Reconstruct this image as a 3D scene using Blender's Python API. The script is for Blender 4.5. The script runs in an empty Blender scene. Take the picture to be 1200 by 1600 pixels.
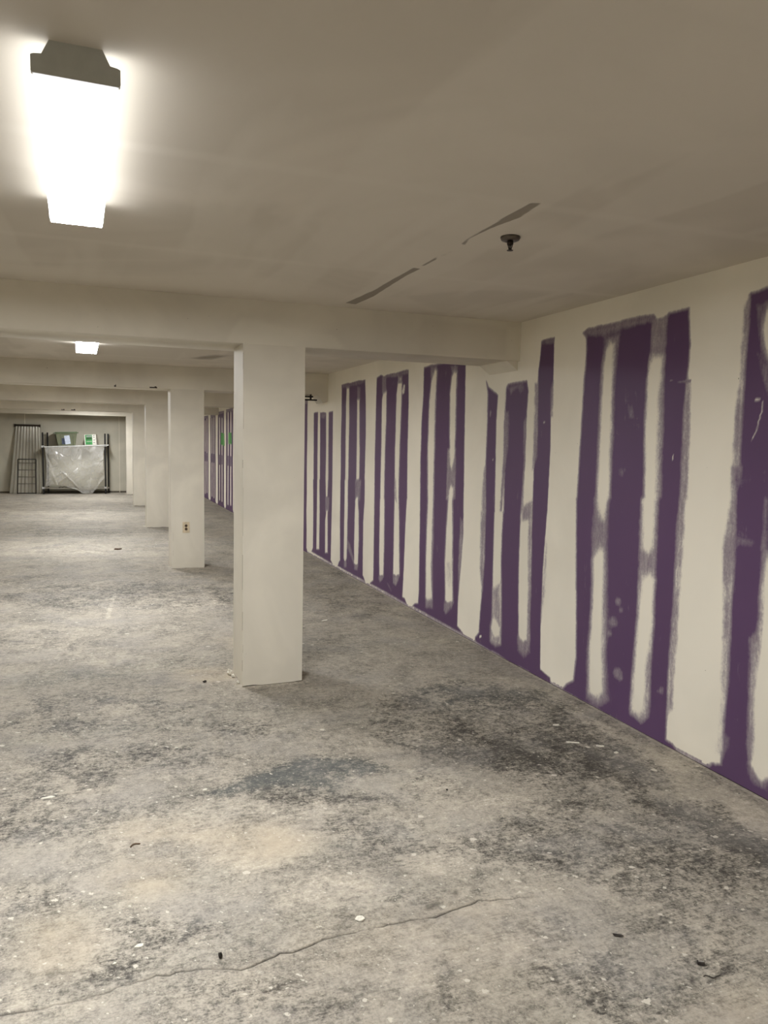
import bpy, bmesh, math, random
import numpy as np
from mathutils import Vector, Matrix, noise

# ------------------------------------------------------------------ camera, world, exposure
SC = bpy.context.scene
COL = SC.collection
H = 2.40           # ceiling height
WX = 2.79          # right wall
LX = -3.40         # left wall
YN = -4.30         # wall behind the camera
YF = 22.99         # far wall
EYE = (0.0, 0.0, 1.5505)
YAW, PITCH, ROLL = 0.3643, 0.0901, 0.0195
fw = Vector((math.sin(YAW)*math.cos(PITCH), math.cos(YAW)*math.cos(PITCH), -math.sin(PITCH)))
rt0 = Vector((math.cos(YAW), -math.sin(YAW), 0.0))
up0 = rt0.cross(fw)
rt = rt0*math.cos(ROLL) + up0*math.sin(ROLL)
up = up0*math.cos(ROLL) - rt0*math.sin(ROLL)
cam = bpy.data.cameras.new('camera')
cam_ob = bpy.data.objects.new('camera', cam)
COL.objects.link(cam_ob)
cam_ob.matrix_world = Matrix(((rt.x, up.x, -fw.x, EYE[0]), (rt.y, up.y, -fw.y, EYE[1]), (rt.z, up.z, -fw.z, EYE[2]), (0, 0, 0, 1)))
cam.sensor_fit = 'HORIZONTAL'
cam.sensor_width = 36.0
cam.lens = 36.0*1195.27/1200.0
cam.clip_start = 0.02
cam.clip_end = 100
SC.camera = cam_ob
w = bpy.data.worlds.new('world'); SC.world = w; w.use_nodes = True
w.node_tree.nodes['Background'].inputs[0].default_value = (0.5, 0.5, 0.5, 1)
w.node_tree.nodes['Background'].inputs[1].default_value = 0.0
SC.view_settings.view_transform = 'Standard'
SC.view_settings.look = 'None'
SC.view_settings.gamma = 1
SC.view_settings.use_curve_mapping = False
SC.view_settings.exposure = 0.0
LAMP, LAMP_SIDE = 140.0, 6.3     # radiance of the lamp lenses: clear bottom, frosted prismatic sides
LAMP_COL = (1.0, 1.01, 1.03)
SC.cycles.max_bounces = 14
SC.cycles.diffuse_bounces = 10

# ------------------------------------------------------------------ node helpers
def lin(r, g, b):
    f = lambda c: (c/255)/12.92 if c/255 <= .04045 else ((c/255+.055)/1.055)**2.4
    return (f(r), f(g), f(b), 1)
class NT:
    def __init__(s, name):
        s.m = bpy.data.materials.new(name); s.m.use_nodes = True
        s.t = s.m.node_tree; s.t.nodes.clear()
        s.out = s.n('ShaderNodeOutputMaterial')
    def n(s, k, **kw):
        x = s.t.nodes.new(k)
        for a, b in kw.items(): setattr(x, a, b)
        return x
    def inp(s, sock, v):
        if hasattr(v, 'is_output'): s.t.links.new(v, sock)
        elif v is not None: sock.default_value = v
    def coord(s, scale=(1, 1, 1), kind='Object'):
        c = s.n('ShaderNodeTexCoord'); m = s.n('ShaderNodeMapping')
        s.t.links.new(c.outputs[kind], m.inputs[0]); m.inputs[3].default_value = scale
        return m.outputs[0]
    def noise(s, vec, scale, detail=6, rough=.6, dist=0):
        x = s.n('ShaderNodeTexNoise'); s.inp(x.inputs['Vector'], vec)
        x.inputs['Scale'].default_value = scale; x.inputs['Detail'].default_value = detail
        x.inputs['Roughness'].default_value = rough; x.inputs['Distortion'].default_value = dist
        return x.outputs[0]
    def math(s, op, a, b=None, clamp=False):
        x = s.n('ShaderNodeMath', operation=op, use_clamp=clamp); s.inp(x.inputs[0], a)
        if b is not None: s.inp(x.inputs[1], b)
        return x.outputs[0]
    def rng(s, v, a, b, c=0, d=1, smooth=False):
        x = s.n('ShaderNodeMapRange', clamp=True)
        if smooth: x.interpolation_type = 'SMOOTHSTEP'
        s.inp(x.inputs[0], v)
        for i, q in enumerate((a, b, c, d)): s.inp(x.inputs[i+1], q)
        return x.outputs[0]
    def mix(s, f, a, b, mode='MIX'):
        x = s.n('ShaderNodeMix', data_type='RGBA', blend_type=mode)
        s.inp(x.inputs[0], f); s.inp(x.inputs[6], a); s.inp(x.inputs[7], b)
        return x.outputs[2]
    def attr(s, name):
        x = s.n('ShaderNodeAttribute', attribute_name=name); return x.outputs['Fac']
    def ramp(s, v, pts):
        x = s.n('ShaderNodeValToRGB'); s.inp(x.inputs[0], v); e = x.color_ramp.elements
        while len(e) < len(pts): e.new(.5)
        for q, (p, c) in zip(e, pts): q.position = p; q.color = c
        return x.outputs[0]
    def bsdf(s, col, rough=.6, bump=None, bstr=.3, bdist=.01, metal=0, spec=.4):
        p = s.n('ShaderNodeBsdfPrincipled'); s.inp(p.inputs['Base Color'], col); s.inp(p.inputs['Roughness'], rough)
        p.inputs['Metallic'].default_value = metal; p.inputs['Specular IOR Level'].default_value = spec
        if bump is not None:
            b = s.n('ShaderNodeBump'); b.inputs['Strength'].default_value = bstr; b.inputs['Distance'].default_value = bdist
            s.inp(b.inputs['Height'], bump); s.t.links.new(b.outputs[0], p.inputs['Normal'])
        s.t.links.new(p.outputs[0], s.out.inputs[0]); s.p = p
        return s.m
def plain(name, col, rough=.5, metal=0, spec=.4, var=.12, sc=25):
    t = NT(name); v = t.noise(t.coord(), sc, 4)
    c = tuple(col) if len(col) == 4 else tuple(col)+(1,)
    d = tuple(x*(1-var) for x in c[:3])+(1,); l = tuple(min(1, x*(1+var)) for x in c[:3])+(1,)
    return t.bsdf(t.mix(t.rng(v, .35, .65), d, l), rough, v, .08, .002, metal, spec)

# ------------------------------------------------------------------ materials
CREAM = (.68, .635, .53, 1)
def paint_mat(name, base=CREAM, patch='patch'):
    t = NT(name); o = t.coord()
    n1 = t.noise(o, 1.3, 4, .5, .6); n2 = t.noise(o, 9, 5, .6); n3 = t.noise(o, 120, 3, .6)
    a = tuple(x*.90 for x in base[:3])+(1,); b = tuple(min(1, x*1.05) for x in base[:3])+(1,)
    c = t.mix(t.rng(n1, .35, .65, smooth=True), a, b)
    c = t.mix(t.rng(n2, .55, .8, 0, .35), c, tuple(x*.92 for x in base[:3])+(1,))
    sp = t.noise(o, 60, 2, .5); c = t.mix(t.rng(sp, .77, .8), c, (.25, .22, .17, 1))
    pa = t.attr(patch)
    c = t.mix(t.math('MULTIPLY', t.rng(pa, 0, 1), .55), c, (.78, .74, .62, 1))
    c = t.mix(t.math('MULTIPLY', t.rng(t.math('MULTIPLY', pa, -1), 0, 1), .5), c, (.56, .51, .42, 1))
    h = t.math('ADD', t.math('MULTIPLY', n2, .6), t.math('MULTIPLY', n3, .15))
    return t.bsdf(c, .62, h, .25, .004, 0, .3)
M_PAINT = paint_mat('joint_compound_white')

def ceiling_mat():
    t = NT('ceiling_compound'); o = t.coord()
    n1 = t.noise(o, .9, 3, .5, 1.0); n2 = t.noise(o, 7, 5, .6); ns = t.noise(t.coord((1, .12, 1)), 2.2, 3, .5)
    c = t.mix(t.rng(n1, .4, .6, smooth=True), (.60, .55, .465, 1), (.67, .615, .525, 1))
    c = t.mix(t.rng(ns, .52, .56, 0, .5), c, (.70, .65, .56, 1))
    br = t.n('ShaderNodeTexBrick'); t.inp(br.inputs['Vector'], t.coord((1, 1, 1))); br.inputs['Scale'].default_value = 1
    br.inputs['Brick Width'].default_value = 2.44; br.inputs['Row Height'].default_value = 1.22
    br.inputs['Mortar Size'].default_value = .06; br.inputs['Mortar Smooth'].default_value = .9
    c = t.mix(t.math('MULTIPLY', br.outputs['Fac'], .35), c, (.71, .66, .57, 1))
    s = t.rng(t.math('ADD', t.attr('seam'), t.rng(n2, .3, .7, -.12, .12)), .3, .75)
    c = t.mix(s, c, (.30, .265, .215, 1))
    h = t.math('SUBTRACT', t.math('ADD', t.math('MULTIPLY', n2, .5), t.math('MULTIPLY', ns, .5)), s)
    return t.bsdf(c, .7, h, .3, .004, 0, .25)
M_CEIL = ceiling_mat()

def stripe_mat():
    """purple mould-resistant board showing between bands of joint compound; 'mud' = how thick the compound is"""
    t = NT('purple_board_and_compound'); o = t.coord()
    mud = t.attr('mud'); st = t.noise(t.coord((1, 7, .9)), 3.2, 6, .7, .5); sf = t.noise(t.coord((1, 26, 7)), 3, 5, .7, .6)
    cl = t.noise(o, 5, 6, .65, .8); fi = t.noise(o, 70, 4, .7)
    amp = t.math('MULTIPLY', t.math('MULTIPLY', mud, t.math('SUBTRACT', 1, mud)), 4)
    d = t.math('ADD', t.math('MULTIPLY', t.math('SUBTRACT', st, .5), .6), t.math('ADD', t.math('MULTIPLY', t.math('SUBTRACT', fi, .5), .42), t.math('ADD', t.math('MULTIPLY', t.math('SUBTRACT', cl, .5), .4), t.math('MULTIPLY', t.math('SUBTRACT', sf, .5), .45))))
    m = t.math('ADD', mud, t.math('MULTIPLY', d, amp))
    smear = t.math('MULTIPLY', t.rng(t.math('ADD', t.math('MULTIPLY', st, .45), t.math('MULTIPLY', cl, .55)), .53, .74), .34)
    m = t.math('MAXIMUM', m, smear)
    k = t.rng(m, .10, .92)
    pv = t.noise(o, 1.7, 3, .5)
    pur = t.mix(pv, (.098, .054, .112, 1), (.114, .060, .138, 1))
    crm = t.mix(t.rng(t.noise(o, 1.1, 4, .5, .5), .35, .65, smooth=True), (.775, .73, .615, 1), (.845, .795, .675, 1))
    fk = t.rng(t.noise(o, 45, 2, .5), .795, .81); crm = t.mix(fk, crm, (.3, .27, .2, 1))
    c = t.ramp(k, [(0, (0, 0, 0, 1)), (.5, (.42, .42, .42, 1)), (1, (1, 1, 1, 1))])
    hz = t.mix(t.rng(k, 0, .55, 0, 1), pur, (.33, .285, .30, 1)); c = t.mix(t.rng(k, .5, 1, 0, 1, True), hz, crm)
    g = t.rng(t.math('ADD', t.attr('green'), t.math('MULTIPLY', t.math('SUBTRACT', cl, .5), .9)), .45, .75)
    c = t.mix(g, c, t.mix(cl, (.05, .22, .05, 1), (.12, .42, .09, 1)))
    h = t.math('ADD', t.math('MULTIPLY', k, .6), t.math('MULTIPLY', fi, .12))
    return t.bsdf(c, t.rng(k, 0, 1, .5, .66), h, .35, .003, 0, .3)
M_STRIPE = stripe_mat()

def floor_mat():
    t = NT('bare_dusty_concrete'); o = t.coord()
    n1 = t.noise(o, 1.1, 5, .6, .8); n2 = t.noise(o, 4.5, 7, .68, .6); n3 = t.noise(o, 22, 6, .7, .3); n4 = t.noise(o, 130, 4, .7)
    rot = t.n('ShaderNodeMapping'); t.inp(rot.inputs[0], t.coord()); rot.inputs[2].default_value = (0, 0, .6); rot.inputs[3].default_value = (4, 40, 1)
    sc = t.noise(rot.outputs[0], 3, 5, .7, .4)
    add = lambda a, b: t.math('ADD', a, b); mul = lambda a, b: t.math('MULTIPLY', a, b); sub = lambda a, b: t.math('SUBTRACT', a, b)
    n5 = t.noise(o, 55, 5, .75, .4)
    v = add(mul(sub(n1, .5), .6), add(mul(sub(n2, .5), .95), add(mul(sub(n3, .5), .95), add(mul(sub(n4, .5), 1.0), add(mul(sub(n5, .5), .8), mul(sub(sc, .5), .5))))))
    dark = t.attr('dark'); dust_light = t.attr('dust_light')
    v = add(v, .53)
    grit = add(mul(sub(n2, .5), 1.6), add(mul(sub(n3, .5), 1.5), add(mul(sub(n5, .5), 2.2), mul(sub(sc, .5), 1.4))))
    dke = mul(t.rng(sub(dark, grit), .12, .95), t.rng(dark, .05, .45))
    due = mul(t.rng(add(dust_light, mul(grit, .8)), .15, .75), t.rng(dust_light, .05, .5))
    v = sub(v, mul(dke, .33))
    v = add(v, mul(due, .20))
    c = t.ramp(v, [(0, (.05, .045, .037, 1)), (.22, (.125, .114, .094, 1)), (.45, (.25, .227, .187, 1)), (.65, (.35, .314, .255, 1)), (.85, (.415, .37, .30, 1)), (1, (.51, .46, .38, 1))])
    c = t.mix(mul(t.attr('tan'), t.rng(n2, .3, .6, .25, .8)), c, (.43, .36, .26, 1))
    c = t.mix(mul(mul(t.attr('blue'), dke), .5), c, (.115, .13, .128, 1))
    c = t.mix(t.rng(t.noise(o, 2.3, 4, .6), .48, .66, 0, .35), c, (.265, .25, .232, 1))
    for sc_, thr, rr, off in ((7, .80, .12, 0), (17, .82, .22, 3), (42, .84, .32, 7), (90, .88, .36, 11)):
        mp = t.n('ShaderNodeMapping'); t.inp(mp.inputs[0], add3(t, o, n3, .05)); mp.inputs[1].default_value = (off, off*1.7, 0)
        vo = t.n('ShaderNodeTexVoronoi'); t.inp(vo.inputs['Vector'], mp.outputs[0]); vo.inputs['Scale'].default_value = sc_
        sp = t.n('ShaderNodeSeparateColor'); t.t.links.new(vo.outputs['Color'], sp.inputs[0])
        on = t.math('GREATER_THAN', sp.outputs[0], thr)
        r = t.math('MULTIPLY', sp.outputs[1], rr)
        inside = t.rng(t.math('SUBTRACT', vo.outputs['Distance'], r), -.02, .015, 1, 0)
        c = t.mix(mul(mul(on, inside), mul(t.math('ADD', .25, sp.outputs[2]), .75)), c, (.56, .515, .43, 1))
    dk = t.rng(t.noise(o, 38, 3, .6), .74, .78); c = t.mix(mul(dk, .75), c, (.05, .043, .035, 1))
    c = t.mix(t.attr('crack'), c, (.035, .03, .024, 1))
    h = add(mul(n3, .6), add(mul(n4, .35), mul(n2, .6)))
    return t.bsdf(c, t.rng(n2, .3, .7, .62, .85), h, .45, .006, 0, .22)
def add3(t, vec, f, k):
    x = t.n('ShaderNodeVectorMath', operation='ADD'); t.inp(x.inputs[0], vec)
    y = t.n('ShaderNodeCombineXYZ'); t.inp(y.inputs[0], t.math('MULTIPLY', f, k)); t.inp(y.inputs[1], t.math('MULTIPLY', f, -k))
    t.t.links.new(y.outputs[0], x.inputs[1]); return x.outputs[0]
M_FLOOR = floor_mat()
M_CAP = plain('lamp_housing_enamel', (.46, .47, .43), .4, 0, .5, .04)
def lens_mat(name, k):
    t = NT(name); e = t.n('ShaderNodeEmission'); e.inputs[0].default_value = LAMP_COL+(1,); e.inputs[1].default_value = k
    t.t.links.new(e.outputs[0], t.out.inputs[0]); return t.m
M_LENS = [lens_mat('glowing_lens', LAMP), lens_mat('glowing_lens_sides', LAMP_SIDE)]
M_BLACK = plain('black_steel', (.012, .011, .010), .45, .3)
M_DARK = plain('gap_shade', (.07, .06, .045), .9)
M_BRONZE = plain('bronzed_metal', (.045, .035, .028), .35, .8, .5)
M_CHROME = plain('worn_chrome', (.12, .10, .08), .3, .9, .5)
M_IVORY = plain('ivory_plastic', (.60, .50, .34), .35)
M_WHITEP = plain('white_melamine', (.62, .62, .60), .4)
M_OLIVE = plain('olive_tote_plastic', (.13, .14, .085), .35, 0, .4, .15, 8)
M_LID = plain('green_lid_plastic', (.06, .09, .03), .4, 0, .4, .15, 8)
M_LABEL = plain('pale_blue_paper', (.50, .55, .64), .5)
M_LABELD = plain('dark_blue_print', (.03, .04, .07), .5, 0, .4, .9, 60)
M_GREEN = plain('green_print', (.05, .25, .07), .5, 0, .4, .25, 12)
M_GREEN2 = plain('dark_green_print', (.02, .07, .02), .5)
M_GREY = plain('grey_print', (.25, .25, .24), .5)
M_CARD = plain('white_card', (.66, .64, .56), .6)
M_CHIP = plain('paint_flake_white', (.62, .59, .50), .7, 0, .3, .15, 90)
M_DEB = plain('dark_debris', (.03, .025, .02), .8, 0, .3, .5, 90)
M_TWIG = plain('brown_scrap', (.10, .065, .04), .8, 0, .3, .4, 90)
def film_mat():
    t = NT('clear_plastic_film'); o = t.coord(); n = t.noise(o, 6, 5, .6, .5)
    g = t.n('ShaderNodeBsdfPrincipled'); g.inputs['Base Color'].default_value = (.74, .72, .66, 1); g.inputs['Roughness'].default_value = .16
    g.inputs['Specular IOR Level'].default_value = .9
    tr = t.n('ShaderNodeBsdfTransparent'); tr.inputs[0].default_value = (.95, .95, .92, 1)
    m = t.n('ShaderNodeMixShader'); t.inp(m.inputs[0], t.rng(n, .3, .7, .24, .44))
    t.t.links.new(tr.outputs[0], m.inputs[1]); t.t.links.new(g.outputs[0], m.inputs[2]); t.t.links.new(m.outputs[0], t.out.inputs[0])
    return t.m
M_FILM = film_mat()
t = NT('corrugated_sheet'); cn = t.noise(t.coord((1, 1, .3)), 7, 4)
M_CORR = t.bsdf(t.mix(cn, (.30, .28, .22, 1), (.40, .375, .31, 1)), .2, cn, .1, .002, .25, .8)

# ------------------------------------------------------------------ object helpers
def tag(o, label=None, cat=None, group=None, kind=None):
    if label: o['label'] = label
    if cat: o['category'] = cat
    if group: o['group'] = group
    if kind: o['kind'] = kind
    return o
def link_mesh(name, me, mat, parent=None, smooth=False):
    o = bpy.data.objects.new(name, me); COL.objects.link(o)
    for m in (mat if isinstance(mat, (list, tuple)) else [mat]): me.materials.append(m)
    if smooth: me.polygons.foreach_set('use_smooth', [True]*len(me.polygons))
    if parent: o.parent = parent
    return o
def empty(name, loc=(0, 0, 0), rz=0):
    o = bpy.data.objects.new(name, None); COL.objects.link(o); o.location = loc; o.rotation_euler = (0, 0, rz); o.empty_display_size = .1
    return o
def obj(name, bm, mat, parent=None, smooth=False, bevel=0):
    if bevel: bmesh.ops.bevel(bm, geom=[e for e in bm.edges if e.calc_face_angle(0) > .5], offset=bevel, segments=2, affect='EDGES', clamp_overlap=True)
    bmesh.ops.recalc_face_normals(bm, faces=bm.faces)
    me = bpy.data.meshes.new(name); bm.to_mesh(me); bm.free()
    return link_mesh(name, me, mat, parent, smooth)
def box(bm, x0, x1, y0, y1, z0, z1):
    v = [bm.verts.new((x, y, z)) for z in (z0, z1) for x, y in ((x0, y0), (x1, y0), (x1, y1), (x0, y1))]
    for f in ((0, 3, 2, 1), (4, 5, 6, 7), (0, 1, 5, 4), (1, 2, 6, 5), (2, 3, 7, 6), (3, 0, 4, 7)): bm.faces.new([v[i] for i in f])
    return v
def prism(bm, pts, y0, y1):
    """outline in x,z swept along y"""
    a = [bm.verts.new((x, y0, z)) for x, z in pts]; b = [bm.verts.new((x, y1, z)) for x, z in pts]; n = len(pts)
    bm.faces.new(a); bm.faces.new(b[::-1])
    for i in range(n): bm.faces.new((a[i], b[i], b[(i+1) % n], a[(i+1) % n]))
def lathe(bm, prof, c=(0, 0, 0), n=20):
    rings = [[bm.verts.new((c[0]+r*math.cos(2*math.pi*k/n), c[1]+r*math.sin(2*math.pi*k/n), c[2]+z)) for k in range(n)] for r, z in prof]
    for a, b in zip(rings, rings[1:]):
        for k in range(n): bm.faces.new((a[k], a[(k+1) % n], b[(k+1) % n], b[k]))
    bm.faces.new(rings[0][::-1]); bm.faces.new(rings[-1])
def tube(bm, p, q, r, n=8):
    p, q = Vector(p), Vector(q); d = (q-p).normalized(); a = d.orthogonal().normalized(); b = d.cross(a)
    A = [bm.verts.new(p+(a*math.cos(2*math.pi*k/n)+b*math.sin(2*math.pi*k/n))*r) for k in range(n)]
    B = [bm.verts.new(q+(a*math.cos(2*math.pi*k/n)+b*math.sin(2*math.pi*k/n))*r) for k in range(n)]
    for k in range(n): bm.faces.new((A[k], A[(k+1) % n], B[(k+1) % n], B[k]))
    bm.faces.new(A[::-1]); bm.faces.new(B)
def grid_mesh(name, P, mat, attrs, back=None, parent=None, flip=False, smooth=True):
    """P: (n, m, 3) points; attrs: name -> (n, m); back: offset of a rear skin that gives the sheet its thickness"""
    n, m = P.shape[:2]; V = P.reshape(-1, 3)
    i = np.arange(n*m).reshape(n, m)
    Q = np.stack([i[:-1, :-1], i[1:, :-1], i[1:, 1:], i[:-1, 1:]], -1).reshape(-1, 4)
    if flip: Q = Q[:, ::-1]
    if back is not None:
        c = [i[0, 0], i[-1, 0], i[-1, -1], i[0, -1]]
        V = np.concatenate([V, V[c]+np.array(back)]); b = [n*m+k for k in range(4)]
        S = [[c[k], b[k], b[(k+1) % 4], c[(k+1) % 4]] for k in range(4)]+[[b[0], b[3], b[2], b[1]]]
        Q = np.concatenate([Q, np.array(S) if not flip else np.array(S)[:, ::-1]])
    me = bpy.data.meshes.new(name)
    me.vertices.add(len(V)); me.vertices.foreach_set('co', V.astype(np.float32).ravel())
    me.loops.add(Q.size); me.loops.foreach_set('vertex_index', Q.astype(np.int32).ravel())
    me.polygons.add(len(Q)); me.polygons.foreach_set('loop_start', np.arange(0, Q.size, 4, dtype=np.int32))
    me.polygons.foreach_set('use_smooth', np.full(len(Q), smooth)); me.update(calc_edges=True)
    for k, a in attrs.items():
        at = me.attributes.new(k, 'FLOAT', 'POINT'); full = np.zeros(len(V), np.float32); full[:n*m] = a.ravel(); at.data.foreach_set('value', full)
    return link_mesh(name, me, mat, parent)
def sdist(U, V, poly, closed=True):
    """signed distance (inside positive) from points to an outline"""
    P = np.array(poly, float); n = len(P); d = np.full(U.shape, 1e9); ins = np.zeros(U.shape, bool)
    for k in range(n if closed else n-1):
        a = P[k]; b = P[(k+1) % n]; e = b-a; L = max(e@e, 1e-12)
        tt = np.clip(((U-a[0])*e[0]+(V-a[1])*e[1])/L, 0, 1)
        d = np.minimum(d, np.hypot(U-a[0]-tt*e[0], V-a[1]-tt*e[1]))
        if closed and a[1] != b[1]:
            c = ((a[1] > V) != (b[1] > V)) & (U < (b[0]-a[0])*(V-a[1])/(b[1]-a[1])+a[0]); ins ^= c
    return np.where(ins, d, -d) if closed else d
def smooth01(x): x = np.clip(x, 0, 1); return x*x*(3-2*x)
def vnoise(U, V, cell, seed):
    """smooth value noise on a grid of points"""
    r = np.random.RandomState(seed); T = r.uniform(-1, 1, (256, 256)); a = U/cell; b = V/cell
    i = np.floor(a).astype(int); j = np.floor(b).astype(int); f = smooth01(a-i); g = smooth01(b-j); q = lambda m, n: T[(i+m) % 256, (j+n) % 256]
    return (q(0, 0)*(1-f)+q(1, 0)*f)*(1-g)+(q(0, 1)*(1-f)+q(1, 1)*f)*g
def paint(A, U, V, poly, val, soft, line=False, add=False, wob=None):
    """lays a soft-edged outline of value val into field A; U, V are sorted axes grids"""
    P = np.array(poly); pad = soft*1.5+.02
    i0, i1 = np.searchsorted(U[:, 0], (P[:, 0].min()-pad, P[:, 0].max()+pad)); j0, j1 = np.searchsorted(V[0], (P[:, 1].min()-pad, P[:, 1].max()+pad))
    if i1 <= i0 or j1 <= j0: return
    s = np.s_[i0:i1, j0:j1]
    if line: a = smooth01(1.5-sdist(U[s], V[s], poly, False)/soft)
    else: a = smooth01(.5+(sdist(U[s], V[s], poly)+(0 if wob is None else wob[s]))/(2*soft))
    A[s] = A[s]+val*a if add else A[s]*(1-a)+val*a
def axis(*seg):
    out = []
    for a, b, st in seg: out += list(np.arange(a, b-1e-6, st))
    out.append(seg[-1][1]); return np.array(out)

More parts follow.
